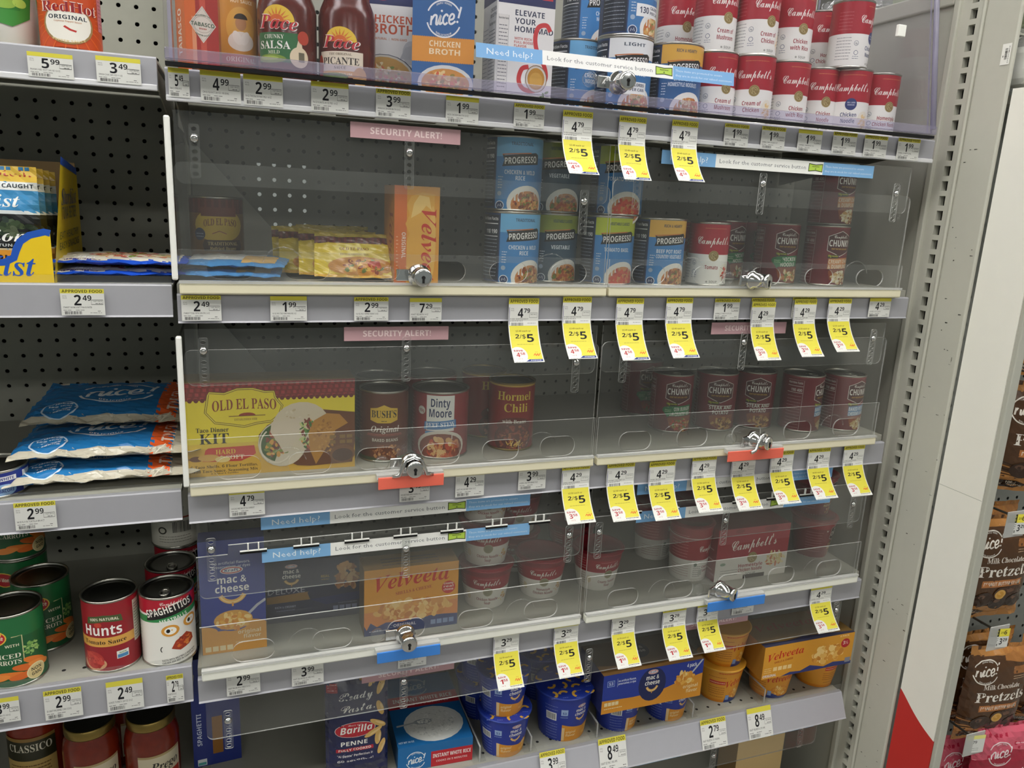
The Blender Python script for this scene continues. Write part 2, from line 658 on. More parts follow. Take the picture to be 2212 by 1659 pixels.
def cut(polys, ax, d):
    out = []
    for p in polys:
        lo, hi = min(q[ax] for q in p), max(q[ax] for q in p)
        k0, k1 = math.floor(lo / d + 1e-6), math.ceil(hi / d - 1e-6)
        if k1 - k0 <= 1:
            out.append(p)
            continue
        rest = p
        for k in range(k0 + 1, k1):
            c = k * d
            A, B = [], []
            n = len(rest)
            for i in range(n):
                a, b = rest[i], rest[(i + 1) % n]
                da, db = a[ax] - c, b[ax] - c
                if da <= 0: A.append(a)
                if da >= 0: B.append(a)
                if da * db < 0:
                    t = da / (da - db)
                    m = (a[0] + (b[0] - a[0]) * t, a[1] + (b[1] - a[1]) * t)
                    A.append(m)
                    B.append(m)
            if len(A) > 2: out.append(A)
            rest = B
            if len(rest) < 3: break
        if len(rest) > 2: out.append(rest)
    return out


def clip_art(g, x0, y0, x1, y1):
    """trim the artwork to the panel it is printed on"""
    out = []
    for v, f, col, L, lo, hi in g.sh:
        if lo[0] >= x0 and lo[1] >= y0 and hi[0] <= x1 and hi[1] <= y1:
            out.append((v, f, col, L, lo, hi))
            continue
        V, F = [], []
        for q in f:
            p = [tuple(v[i]) for i in q]
            for ax, c, sg in ((0, x0, 1), (0, x1, -1), (1, y0, 1), (1, y1, -1)):
                r, n = [], len(p)
                for i in range(n):
                    a, b = p[i], p[(i + 1) % n]
                    da, db = (a[ax] - c) * sg, (b[ax] - c) * sg
                    if da >= 0: r.append(a)
                    if da * db < 0:
                        t = da / (da - db)
                        r.append((a[0] + (b[0] - a[0]) * t, a[1] + (b[1] - a[1]) * t))
                p = r
                if len(p) < 3: break
            if len(p) > 2:
                F.append(tuple(range(len(V), len(V) + len(p))))
                V += p
        if V:
            V = np.array(V)
            out.append((V, F, col, L, V.min(0), V.max(0)))
    g.sh = out
    return g


def inkmesh(name, chunks, mat='ink', nf=None, extra=None):
    """chunks of (verts, faces, colours); extra: an MB whose faces are appended with their materials"""
    V, F, K = [], [], []
    for v, f, k in chunks:
        b = len(V)
        V += v
        F += [[b + i for i in t] for t in f]
        K += k
    n0 = len(F)
    nv = len(V)
    if extra:
        V = V + extra.v
        F = F + [[nv + i for i in t] for t in extra.f]
        K = K + [(0.5, 0.5, 0.5, 1)] * len(extra.v)
    me = bpy.data.meshes.new(name)
    me.from_pydata(V, [], F)
    me.materials.append(M[mat])
    if extra:
        for m in extra.mats: me.materials.append(m)
        me.polygons.foreach_set('material_index', [0] * n0 + [1 + i for i in extra.m])
    a = me.color_attributes.new('ink', 'FLOAT_COLOR', 'POINT')
    a.data.foreach_set('color', [c for k in K for c in k])
    sm = [nf is not None] * n0 + (list(extra.sm) if extra else [])
    me.polygons.foreach_set('use_smooth', sm)
    me.update()
    if nf is not None and not extra:
        me.normals_split_custom_set_from_vertices([nf(Vector(v)) for v in V])
    return me


def cylmap(r, r1=None, h=1.0):
    """wrap on a cylinder, or on a cone with bottom radius r and top radius r1"""
    r1 = r if r1 is None else r1
    rm = max(r, r1)

    def fn(u, v, e):
        q = r + (r1 - r) * min(1, max(0, v / h)) + e
        a = u / rm
        return (q * math.sin(a), -q * math.cos(a), v)
    sl = (r - r1) / h

    def nf(p):
        d = math.hypot(p.x, p.y) or 1
        return Vector((p.x / d, p.y / d, sl)).normalized()
    return fn, nf, 2 * PI * rm / 48, rm
# ---------------------------------------------------------------- the room
XL, XR, YB = -1.25, 1.205, 0.39
struct('floor', MB().box(-4.5, 14, -5, 12, -1.54, -1.5, M['carpetgrey']).mesh('floor'))
struct('ceiling', MB().box(-4.5, 14, -5, 12, 1.62, 1.66, M['ceil']).mesh('ceiling'))
fr = MB()
for a in ((-0.62, 0.62, -0.32, -0.29), (-0.62, 0.62, 0.29, 0.32), (-0.62, -0.59, -0.29, 0.29), (0.59, 0.62, -0.29, 0.29)):
    fr.box(a[0], a[1], a[2], a[3], -0.05, 0.0, M['plasticwhite'])
frm = fr.mesh('frame')
dfm = MB().box(-0.59, 0.59, -0.29, 0.29, -0.03, -0.02, M['lamp']).mesh('diffuser')
ORD = ['first', 'second', 'third', 'fourth', 'fifth', 'sixth', 'seventh', 'eighth', 'ninth', 'tenth', 'eleventh', 'twelfth', 'thirteenth', 'fourteenth', 'fifteenth', 'sixteenth']
for i, (x, y) in enumerate(LIGHTS):
    t = root('ceiling_light', 'recessed fluorescent ceiling light, %s from the left in the %s row' % (ORD[i] if i < 6 else ORD[i - 6] if i < 9 else ORD[i - 9], 'near' if -2 < y < 0 else 'far' if y < 0 else "added next-aisle"), 'ceiling light', (x, y, 1.62), 0, 'ceiling lights')
    link('frame', frm, t)
    link('diffuser', dfm, t)

# ---------------------------------------------------------------- gondola back panels, uprights, end panel
peg1 = pegboard_mat('pegboard_enamel', '94948a', 0.0107, 0.0070)
pb = MB().box(-1.25, -0.008, YB, YB + 0.003, -1.45, 0.62, peg1)
tag(pb.build('pegboard_panel'), 'dark grey perforated back panel of the open left shelving bay', 'back panel')
pb = MB().box(0.008, 1.245, YB, YB + 0.003, -1.45, 0.62, peg1)
tag(pb.build('pegboard_panel'), 'grey perforated back panel behind the locked acrylic doors', 'back panel')
# added dark liner: sheets keep the peg holes dark, one opening lets light through
rv = MB()
for a in ((-1.25, 0.095, -1.45, 0.62), (0.215, 1.245, -1.45, 0.62), (0.095, 0.215, -1.45, -0.165), (0.095, 0.215, -0.055, 0.62)):
    rv.box(a[0], a[1], YB + 0.03, YB + 0.033, a[2], a[3], M['dark'])
tag(rv.build('added_dark_liner'), 'added dark liner behind the peg holes, opened where light shines through', 'panel')
dv = MB().plate([(0.008, -0.25), (0.195, -0.25), (0.165, -0.20), (0.020, -0.035), (0.008, -0.03)], [], YB - 0.012, YB - 0.008, M['panel'], M['panel'])
tag(dv.build('backing_sheet'), 'grey backing sheet with a slanted top edge behind the refried beans can', 'sheet')
dv = MB().plate([(0.008, -0.52), (0.19, -0.52), (0.155, -0.47), (0.045, -0.33), (0.008, -0.32)], [], YB - 0.012, YB - 0.008, M['panel'], M['panel'])
tag(dv.build('backing_sheet'), 'grey backing sheet with a slanted top edge behind the taco kit box', 'sheet')
up = MB().box(-0.007, 0.007, YB - 0.03, YB, -1.45, 0.62, M['post'])
tag(up.build('upright_post'), 'grey upright post between the open bay and the locked bay', 'upright')

ep = MB().box(1.25, 1.262, 0.041, YB + 0.2, -1.45, 0.262, M['panel'])
r = root('end_panel', 'grey steel end panel closing the right side of the locked bay', 'end panel')
ep.build('sheet', r)
MB().box(1.244, 1.266, 0.041, YB + 0.2, 0.262, 0.292, M['post'], 0.003).build('top_rail', r)
# slotted upright at the front of the end panel
sl = MB()
ys = [0.036, 0.0095, -0.0035, -0.016]
v, f = [], []
sl.box(1.243, 1.262, 0.028, 0.040, -1.45, 0.40, M['post'], 0.002)
sl.box(1.250, 1.262, 0.0095, 0.028, -1.45, 0.40, M['post'])
sl.box(1.250, 1.262, -0.016, -0.0035, -1.45, 0.40, M['post'])
for k in range(75):
    z = 0.36 - k * 0.0254
    sl.box(1.250, 1.262, -0.0035, 0.0095, z - 0.0254 + 0.0165, z, M['post'])
sl.box(1.2445, 1.262, -0.022, -0.016, -1.45, 0.40, M['post'], 0.002)
sl.box(1.247, 1.2535, -0.088, -0.022, -1.45, 0.40, M['post'], 0.004)
u = root('slotted_upright', 'grey slotted steel upright between the end panel and the white wing panel', 'upright')
sl.build('channel', u)
MB().box(1.264, 1.268, -0.02, 0.03, -1.45, 0.40, M['dark']).build('slot_back', u)
g = G()
g.rect(-16, -8, 16, 8, 'f2f1ec').bars(-8, -2, 9, 2.5, '222222', 3, 30).lines(-14, 12, [4.4], .8, '555555', 4)
g.ell(-3, -4.5, 1.6, .7, '333333').ell(4, 5, 1.4, .7, '333333')
me = g.mesh('barcode_label', lambda a, b, e: (-e, -b * 1.0, a), 'paper')
o = link('barcode_label', me, u, (1.2462, -0.074, 0.166))
sc = MB()
rr = random.Random(5)
for k in range(46):
    y, z = rr.uniform(-0.084, -0.03), rr.uniform(-1.2, 0.05)
    w, h = rr.uniform(0.0008, 0.006), rr.uniform(0.0006, 0.0022)
    if rr.random() < .3: w, h = h, w * 1.6
    sc.add([(1.2466, y, z), (1.2466, y - w, z + h * .4), (1.2466, y - w, z + h), (1.2466, y, z + h)], [(0, 1, 2, 3)], M['wire'])
o = sc.build('scuff_marks', u)
o['kind'] = 'stuff'

# ---------------------------------------------------------------- white wing panel with candy pegs
wg = root('display_wing', 'white side panel with a red curved corner, right of the slotted upright', 'wing panel')
RZ = []
for i in range(13):
    t = i / 12
    RZ.append((-0.0905 - 0.0865 * t, -0.978 - 0.002 * t - 0.052 * (t ** 1.25) - 0.010 * math.sin(PI * t)))
top = [(-0.0905, 0.113), (-0.177, 0.113)] + RZ[::-1]
bot = RZ + [(-0.177, -1.45), (-0.0905, -1.45)]


def side_plate(poly, x, mat, th=0.006):
    n = len(poly)
    tr = tessellate_polygon([[Vector((a, b, 0)) for a, b in poly]])
    m = MB()
    m.add([(x, a, b) for a, b in poly], [tuple(t) for t in tr], mat)
    m.add([(x + th, a, b) for a, b in poly], [tuple(t) for t in tr], mat)
    m.add([(x, a, b) for a, b in poly] + [(x + th, a, b) for a, b in poly], [(i, (i + 1) % n, n + (i + 1) % n, n + i) for i in range(n)], mat)
    return m


side_plate(top, 1.255, M['wing']).build('white_face', wg)
side_plate(bot, 1.255, M['wingred']).build('red_face', wg)
MB().box(1.2548, 1.2556, -0.1765, -0.0915, -0.559, -0.5582, M['panel']).build('panel_seam', wg)
MB().box(1.256, 1.274, -0.186, -0.177, -1.45, 0.113, M['panel'], 0.002).build('front_edge', wg)
peg2 = pegboard_mat('wing_pegboard', '7d7f7a', 0.0, 0.0)
MB().box(1.287, 1.75, -0.030, -0.027, -1.45, 0.10, peg2).build('peg_face', wg)
MB().box(1.287, 1.75, -0.022, -0.02, -1.45, 0.10, M['dark']).build('peg_backing', wg)

# ---------------------------------------------------------------- shelves with price rails
def shelf(x0, x1, zd, zt, zb, label, lip=False, slant=0.0, holes=False, frontlip=None):
    r = root('gondola_shelf', label, 'shelf', (0, 0, 0), 0, 'gondola shelves')
    m = MB().box(x0, x1, 0.004, YB - 0.004, zd - 0.003, zd, M['shelf'])
    m.box(x0, x1, 0.004, 0.008, zd - 0.034, zd - 0.003, M['shelf'])
    m.box(x0, x1, 0.008, 0.022, zd - 0.034, zd - 0.032, M['shelf'])
    if holes:
        for k in range(int((x1 - x0) / 0.0254)):
            a = x0 + 0.0127 + k * 0.0254
            m.lathe([(0.0028, zd + 0.0004), (0, zd + 0.0004)], M['dark'], 10, a, 0.03)
    m.build('deck', r)
    for x in (x0 + 0.004, x1 - 0.006):
        bk = MB()
        b = [(0.02, zd - 0.004), (0.02, zd - 0.02), (YB - 0.006, zd - 0.075), (YB - 0.006, zd - 0.004)]
        n = len(b)
        bk.add([(x, a, z) for a, z in b] + [(x + 0.002, a, z) for a, z in b],
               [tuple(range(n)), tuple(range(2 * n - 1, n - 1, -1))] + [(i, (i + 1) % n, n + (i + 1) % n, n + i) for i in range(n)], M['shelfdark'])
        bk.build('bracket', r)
    if zd > 0 and x0 > 0:
        k = x0 + 0.12
        while k < x1 - 0.1:
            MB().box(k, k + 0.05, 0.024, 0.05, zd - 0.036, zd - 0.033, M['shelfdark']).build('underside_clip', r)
            k += 0.085
    rl = MB()
    prof = [(-0.004, zt), (-0.0055, zt - 0.002), (-0.0055 - slant, zb + 0.002), (-0.0075 - slant, zb), (-0.003 - slant, zb - 0.001), (0.002 - slant * 0.2, zb + 0.004), (0.003, zt)]
    n = len(prof)
    rl.add([(x0, a, z) for a, z in prof] + [(x1, a, z) for a, z in prof],
           [(i, n + i, n + (i + 1) % n, (i + 1) % n) for i in range(n)] + [tuple(range(n)), tuple(range(2 * n - 1, n - 1, -1))], M['rail'])
    if lip: rl.box(x0, x1, -0.0079, -0.004, zb - 0.003, zb + 0.004, M['railw'], 0.0012)
    rl.build('price_rail', r)
    if frontlip:
        MB().box(x0, x1, -0.0045, 0.0, zt, zt + frontlip, M['acr'], 0).build('rail_top_lip', r)
    return r


LB = 'open left bay'
shelf(XL, -0.0065, 0.043, 0.0447, 0.0096, 'grey top shelf of the open left bay, holding the hot sauce bottles', True)
shelf(XL, -0.0035, -0.2235, -0.2217, -0.2624, 'grey second shelf of the open left bay, holding the yellow tuna display tray', False, 0, False, 0.010)
shelf(XL, -0.006, -0.498, -0.496, -0.5377, 'grey third shelf of the open left bay, holding the tortilla bags', False, 0, False, 0.010)
shelf(XL, -0.005, -0.762, -0.7603, -0.817, 'grey fourth shelf of the open left bay, holding tomato sauce and carrot cans', False, 0, True, 0.012)
shelf(XL, -0.008, -1.045, -1.043, -1.09, 'grey fifth shelf of the open left bay, under the pasta sauce jars')
shelf(0.002, 1.203, 0.036, 0.035, 0.0, 'grey top shelf of the locked bay, under the clear violet case', True)
shelf(0.002, 1.203, -0.222, -0.2335, -0.2705, 'grey second shelf of the locked bay, holding seasoning packets and soup cans')
shelf(0.002, 1.203, -0.4925, -0.5040, -0.5447, 'grey third shelf of the locked bay, holding the yellow taco kit box')
shelf(0.002, 1.203, -0.772, -0.7845, -0.823, 'grey fourth shelf of the locked bay, holding macaroni boxes and soup bowls')
shelf(0.005, 1.200, -1.036, -1.033, -1.080, 'grey fifth shelf of the locked bay with a tilted rail, holding the noodle cups', False, 0.020, True, 0.014)
shelf(0.005, 1.200, -1.33, -1.33, -1.38, 'grey bottom shelf of the locked bay, low in the photo')

# ---------------------------------------------------------------- stickers
def help_art(faint=False):
    g = G()
    bl = '7fb0de' if not faint else '6ea5cf'
    wh = 'f1f1ee' if not faint else 'd5d5ce'
    g.rect(0, 0, 95, 20, bl).rect(95, 0, 300, 20, wh).rect(300, 0, 405, 20, bl)
    g.text('Need help?', 48, 6, 8.5, 'e6f0f8', 66, st='r')
    g.text('Look for the customer service button', 184, 7, 6.2, '7c7f84', 164, st='r')
    g.poly([(271, 4), (285, 5.5), (299, 4), (299, 17), (285, 15.5), (271, 17)], '2b3a22')
    g.poly([(272.2, 5.3), (285, 6.8), (297.8, 5.3), (297.8, 15.7), (285, 14.2), (272.2, 15.7)], 'b7d455')
    g.text('Assistance', 285, 11.3, 2, '2b3a22', 14).ell(285, 8.6, 1.2, 1.2, '6d8a3a')
    g.text('These items are protected to ensure', 304, 12, 3.4, 'd9e8f5', 80, al='l', st='r')
    g.text('they are in stock for our valued customers', 304, 5, 3.4, 'd9e8f5', 97, al='l', st='r')
    return g


help_mesh = help_art().mesh('help_sticker', mat='paper', eps=0.06)
al = G()
al.rect(0, 0, 148, 19.5, 'bd979d')
al.text('SECURITY ALERT!', 74, 6, 8, 'e8d3d4', 96)
alert_mesh = al.mesh('alert_sticker', mat='paper', eps=0.06)


def sticker(kind, x, y, z, parent, sx=1.0, sz=1.0):
    o = link('help_sticker' if kind == 'h' else 'alert_sticker', help_mesh if kind == 'h' else alert_mesh, parent, (x, y, z))
    o.scale = (sx, 1, sz)
    return o


# ---------------------------------------------------------------- locks
lk = MB()
lk.lathe([(0.0, -0.006), (0.0145, -0.006), (0.0155, -0.004), (0.0155, 0.004), (0.0125, 0.006), (0.0115, 0.024), (0.0125, 0.026), (0.0118, 0.029), (0.009, 0.0295), (0.0, 0.0295)], M['chrome'], 32)
lk.box(-0.03, 0.012, -0.008, 0.008, -0.008, -0.004, M['chrome'], 0.001)
lk.v = [(x, -z, y) for x, y, z in lk.v]
lock_mesh = lk.mesh('lock')
kh = MB()
kh.box(-0.0016, 0.0016, -0.0302, -0.0294, -0.0075, 0.0, M['dark'])
kh.lathe([(0.0026, 0.0302), (0, 0.0302)], M['dark'], 12)
kh.v = [(x, y, z) if i < 8 else (x, -z, y) for i, (x, y, z) in enumerate(kh.v)]
key_mesh = kh.mesh('keyhole')
kn = MB()
kn.lathe([(0.0, 0.004), (0.006, 0.004), (0.0105, 0.002), (0.0105, -0.003), (0.006, -0.005), (0, -0.005)], M['acr2'], 24)
kn.v = [(x, -z, y) for x, y, z in kn.v]
knob_mesh = kn.mesh('clear_stop')
hk = MB()
hk.tube([(-0.03, -0.012, -0.014), (-0.020, -0.014, -0.012), (-0.0155, -0.016, 0.0), (-0.011, -0.017, 0.011), (0, -0.018, 0.0155), (0.011, -0.017, 0.011), (0.0155, -0.016, 0.0), (0.020, -0.014, -0.012), (0.03, -0.012, -0.014)], 0.0030, M['chrome'])
hook_mesh = hk.mesh('guard_hoop')
dm = MB()
dm.lathe([(0.0, 0.004), (0.003, 0.0035), (0.0052, 0.001), (0.0055, -0.001), (0, -0.001)], M['chrome'], 16)
dm.v = [(x, -z, y) for x, y, z in dm.v]
bolt_mesh = dm.mesh('bolt')


def add_lock(parent, x, z, y=-0.012, hoop=False, rz=0.0):
    o = link('lock', lock_mesh, parent, (x, y, z), rz)
    link('keyhole', key_mesh, o)
    if hoop: link('guard_hoop', hook_mesh, o)
    link('clear_stop', knob_mesh, parent, (x - 0.042, y + 0.006, z + 0.002))


# ---------------------------------------------------------------- locking acrylic doors
cm = MB()
cm.plate(rrect(-0.0062, 0.0062, -0.058, 0.006, 0.003), [[(0.0036 * math.cos(t), -k * 0.0088 + 0.0026 * math.sin(t)) for t in [2 * PI * i / 12 for i in range(12)]] for k in range(7)], -0.0012, 0.0002, M['acr2'], M['edge'])
column_mesh = cm.mesh('slot_column')


def door(label, x0, x1, zt, zu, zl, zs, zb, bar, cols, lockx=None, tab=None, hoop=False, clips=False, lock_rz=0.0, slots=True):
    d = root('security_door', label, 'door', (0, 0, 0), 0, 'clear locking doors')
    MB().plate(rrect(x0 + 0.002, x1 - 0.002, zu, zt, 0.010, 'ab'), [], 0.0015, 0.0040, M['acr'], M['edge']).build('upper_pane', d)
    if zl is not None:
        top = rrect(x0, x1, zb, zl, 0.010, 'cd')
        if clips:
            top = [(x0, zb), (x1, zb), (x1, zl - 0.014), (x1 - 0.035, zl - 0.014), (x1 - 0.036, zl), (x0 + 0.042, zl), (x0 + 0.041, zl - 0.014), (x0, zl - 0.014)]
        MB().plate(top, [], -0.0045, -0.0015, M['acr'], M['edge']).build('lower_pane', d)
        w = x1 - x0
        hs, n = [], max(2, int((w - 0.05) / 0.090))
        if slots:
            p = (w - 0.03) / n
            for k in range(n):
                c = x0 + 0.015 + p * (k + 0.5)
                hs.append(rrect(c - 0.029, c + 0.029, zb + 0.006, min(zb + 0.038, zs - 0.008), 0.0145))
        MB().plate([(x0, zb), (x1, zb), (x1, zs), (x0, zs)], hs, -0.0105, -0.0080, M['acr2'], M['edge']).build('slotted_strip', d)
        for k in (1, n - 1):
            ar = MB()
            c = x0 + 0.015 + (w - 0.03) / n * (k + 0.05) + 0.012
            ar.tube([(c + 0.026 * math.cos(a), -0.0135, zb + 0.022 + 0.026 * math.sin(a)) for a in [PI * 0.08 + PI * .84 * i / 10 for i in range(11)]], 0.0008, M['acr2'])
            ar.build('finger_arc', d)
        b0 = bar
        MB().box(x0, x1, -0.016, -0.002, zb - 0.0135, zb, b0, 0.0022).build('bottom_edge', d)
        MB().box(x0, x1, -0.017, -0.010, zb + 0.0005, zb + 0.004, M['edge']).build('drip_lip', d)
    for cx, cz in cols:
        link('slot_column', column_mesh, d, (cx, -0.0060, cz))
        link('bolt', bolt_mesh, d, (cx, -0.0075, cz - 0.0088 * 1.2))
    if clips:
        k = x0 + 0.075
        while k < x1 - 0.07:
            cl = MB()
            cl.box(k - 0.018, k + 0.018, -0.0075, -0.0050, zl - 0.0108, zl - 0.0095, M['edgew'])
            cl.box(k - 0.018, k + 0.018, -0.0065, -0.0045, zl - 0.0145, zl - 0.0108, M['dark'])
            for q in (-0.007, 0.007):
                cl.box(k + q - 0.0009, k + q + 0.0009, -0.0075, -0.0045, zl - 0.0095, zl + 0.001, M['edgew'])
            cl.build('hinge_clip', d)
            k += 0.072
    if lockx is not None: add_lock(d, lockx, zb + 0.014 if not hoop else zb + 0.012, -0.014, hoop, lock_rz)
    if tab:
        a, b, mat = tab
        MB().box(a, b, -0.026, -0.0165, zb - 0.006, zb + 0.002, M['edge'], 0.001).build('tab_lip', d)
        MB().box(a + 0.002, b, -0.028, -0.0255, zb - 0.020, zb - 0.002, mat, 0.0008).build('colour_tab', d)
    return d


XS = 0.600
B2, B3, B4 = -0.2195, -0.490, -0.770
d2l = door('clear locked door over the seasoning packets, second shelf left', 0.006, XS - 0.002, -0.012, -0.098, -0.072, -0.1775, B2, M['cream'],
           [(0.031, -0.033), (0.296, -0.033), (0.555, -0.085)], 0.310)
d2r = door('clear locked door over the beef and tomato soup cans, second shelf right', XS + 0.002, 1.172, -0.012, -0.089, -0.060, -0.1775, B2, M['cream'],
           [(0.640, -0.046), (0.862, -0.044), (1.135, -0.046)], 0.858, lock_rz=0.5)
d3l = door('clear locked door over the taco kit box, third shelf left', 0.006, XS - 0.002, -0.280, -0.3555, -0.3065, -0.425, B3, M['cream'],
           [(0.030, -0.296), (0.296, -0.298), (0.560, -0.325)], 0.304, (0.252, 0.350, M['red']), True)
d3r = door('clear locked door over the steak soup cans, third shelf right', XS + 0.004, 1.170, -0.280, -0.3545, -0.3050, -0.425, B3, M['cream'],
           [(0.641, -0.312), (0.862, -0.298), (1.135, -0.296)], 0.900, (0.840, 0.955, M['red']), True, lock_rz=0.5)
d4l = door('clear locked door over the macaroni boxes, fourth shelf left', 0.008, XS - 0.004, -0.547, -0.664, -0.583, -0.701, B4, M['white'],
           [(0.028, -0.575), (0.300, -0.605), (0.568, -0.612)], 0.300, (0.252, 0.352, M['blue']), clips=True)
d4r = door('clear locked door over the red soup cups, fourth shelf right', XS + 0.006, 1.182, -0.547, -0.664, -0.583, -0.701, B4, M['white'],
           [(0.622, -0.612), (0.868, -0.616), (1.150, -0.612)], 0.868, (0.835, 0.958, M['blue']), clips=True, lock_rz=0.5)
d5l = door('clear flap hanging above the ready pasta pouch, fifth shelf left', 0.008, XS, -0.826, -0.893, None, None, None, None, [(0.040, -0.848), (0.300, -0.832)])
d5r = door('clear flap hanging above the noodle cups, fifth shelf right', XS + 0.004, 1.172, -0.826, -0.893, None, None, None, None, [(0.622, -0.845), (1.150, -0.832)])
d6r = door('clear flap hanging below the lowest price rail, bottom right', XS + 0.05, 1.160, -1.075, -1.150, None, None, None, None, [(0.905, -1.105), (1.11, -1.085)])
sticker('a', 0.219, -0.001, -0.0290, d2l)
sticker('h', 0.680, -0.001, -0.0345, d2r)
sticker('a', 0.210, -0.001, -0.298, d3l)
sticker('a', 0.800, -0.001, -0.296, d3r)
sticker('h', 0.094, -0.0005, -0.5665, d4l)
sticker('h', 0.094, -0.0052, -0.6145, d4l)
sticker('h', 0.690, -0.0005, -0.5665, d4r)
sticker('h', 0.690, -0.0052, -0.6145, d4r)
sticker('a', 0.235, -0.001, -0.838, d5l)
sticker('a', 0.800, -0.001, -0.838, d5r)
sticker('h', 0.740, -0.001, -1.1060, d6r)

# side panels of the door cases
for zt, zb, t in ((-0.020, -0.2155, 'seasoning packets'), (-0.287, -0.490, 'taco kit box')):
    r = root('case_side_panel', 'clear acrylic side panel, white light painted on front edge, left of the ' + t, 'side panel')
    MB().box(0.001, 0.004, -0.004, 0.36, zb, zt, M['acr']).build('pane', r)
    MB().box(-0.002, 0.005, -0.014, -0.004, zb, zt, M['edgew'], 0.002).build('front_edge', r)  # light caught by the clear edge is put into its white

# ---------------------------------------------------------------- violet acrylic case on the top shelf
cs = root('security_case', 'clear violet-edged acrylic case enclosing the top shelf sauces and soups', 'case')


def slab(p, th, mat, emat):
    """four corners of the outer face (seen anticlockwise from outside) pushed inwards by th"""
    a, b, c, d = [Vector(q) for q in p]
    n = (b - a).cross(d - a).normalized() * th
    m = MB()
    v = [a, b, c, d, a - n, b - n, c - n, d - n]
    m.add(v, [(0, 1, 2, 3), (7, 6, 5, 4)], mat)
    m.add(v, [(0, 4, 5, 1), (1, 5, 6, 2), (2, 6, 7, 3), (3, 7, 4, 0)], emat)
    return m


slab([(0.004, -0.016, 0.044), (1.182, -0.016, 0.044), (1.182, 0.044, 0.40), (0.004, 0.044, 0.40)], 0.004, M['acrviolet'], M['edgev']).build('front_pane', cs)
slab([(1.178, -0.012, 0.044), (1.178, 0.30, 0.044), (1.178, 0.30, 0.40), (1.178, 0.048, 0.40)], 0.004, M['acrviolet'], M['edgev']).build('right_pane', cs)
slab([(0.008, 0.30, 0.044), (0.008, -0.012, 0.044), (0.008, 0.048, 0.40), (0.008, 0.30, 0.40)], 0.004, M['acrviolet'], M['edgev']).build('left_pane', cs)
MB().box(0.004, 1.182, -0.026, -0.0165, 0.0405, 0.0545, M['flange'], 0.002).build('front_flange', cs)
MB().tube([(1.180, -0.0185, 0.050), (1.180, 0.041, 0.40)], 0.0045, M['edgev']).build('corner_post', cs)
MB().box(0.004, 1.182, -0.022, -0.010, 0.0352, 0.0395, M['dark']).build('base_gasket', cs)
st = sticker('h', 0.383, -0.0085, 0.0838, cs, 1.0, 0.95)
st.rotation_euler = (-math.atan2(0.060, 0.356), 0, 0)
add_lock(cs, 0.590, 0.069, -0.020)
o = link('white_clip', MB().box(-0.008, 0.008, -0.006, 0, -0.009, 0.009, M['edgew'], 0.001).mesh('white_clip'), cs, (1.105, 0.010, 0.199))
# ---------------------------------------------------------------- shelf price tags
YEL, TW, INK = 'd6cc48', 'd9d9d6', '16161c'


def price_art(p, line, af, w, h):
    g = G()
    sx, sy = w / 52.0, h / 44.0
    g.rect(0, 0, w, h, TW).rect(0, h - 7.5 * sy, w, h, YEL)
    if af: g.text('APPROVED FOOD', w / 2, h - 6.3 * sy, 4.6 * sy, '4a4420', 48 * sx)
    a, c = p.split('.')
    g.text(a, 20 * sx, 16.5 * sy, 17 * sy, INK, 8.5 * sx * (0.7 if a == '1' else 1), st='b')
    g.text(c, 26 * sx, 24.5 * sy, 8.5 * sy, INK, 10.5 * sx, al='l', st='b')
    g.text('RETAIL\nPRICE', 2.5 * sx, 31 * sy, 1.9 * sy, '777777', 5 * sx, al='l', st='r', lead=3.2 * sy)
    x0, y0, x1, y1 = 36 * sx, 18 * sy, 50 * sx, 25.5 * sy
    g.stroke([(x0, y0), (x1, y0), (x1, y1), (x0, y1)], .6, '555555', close=True)
    g.text('UNIT PRICE', 43.5 * sx, 22.3 * sy, 1.9 * sy, '444444', 11 * sx, st='r')
    g.lines(41 * sx, 49 * sx, [19.2 * sy], .9 * sy, '666666', 7)
    g.text(line, 2.5 * sx, 11.8 * sy, 2.9 * sy, '333338', min(34.0, len(line) * 1.45) * sx, al='l', st='r')
    g.lines(2.5 * sx, 12 * sx, [8.2 * sy], .8 * sy, '666666', 5).lines(17 * sx, 28 * sx, [8.2 * sy], .8 * sy, '666666', 6)
    g.bars(4 * sx, 1.6 * sy, 25 * sx, 6.8 * sy, '26262a', len(line), 24)
    g.lines(34 * sx, 48 * sx, [3.6 * sy], .8 * sy, '777777', 8).lines(43 * sx, 48.5 * sx, [6.4 * sy], .9 * sy, '555555', 9)
    return g


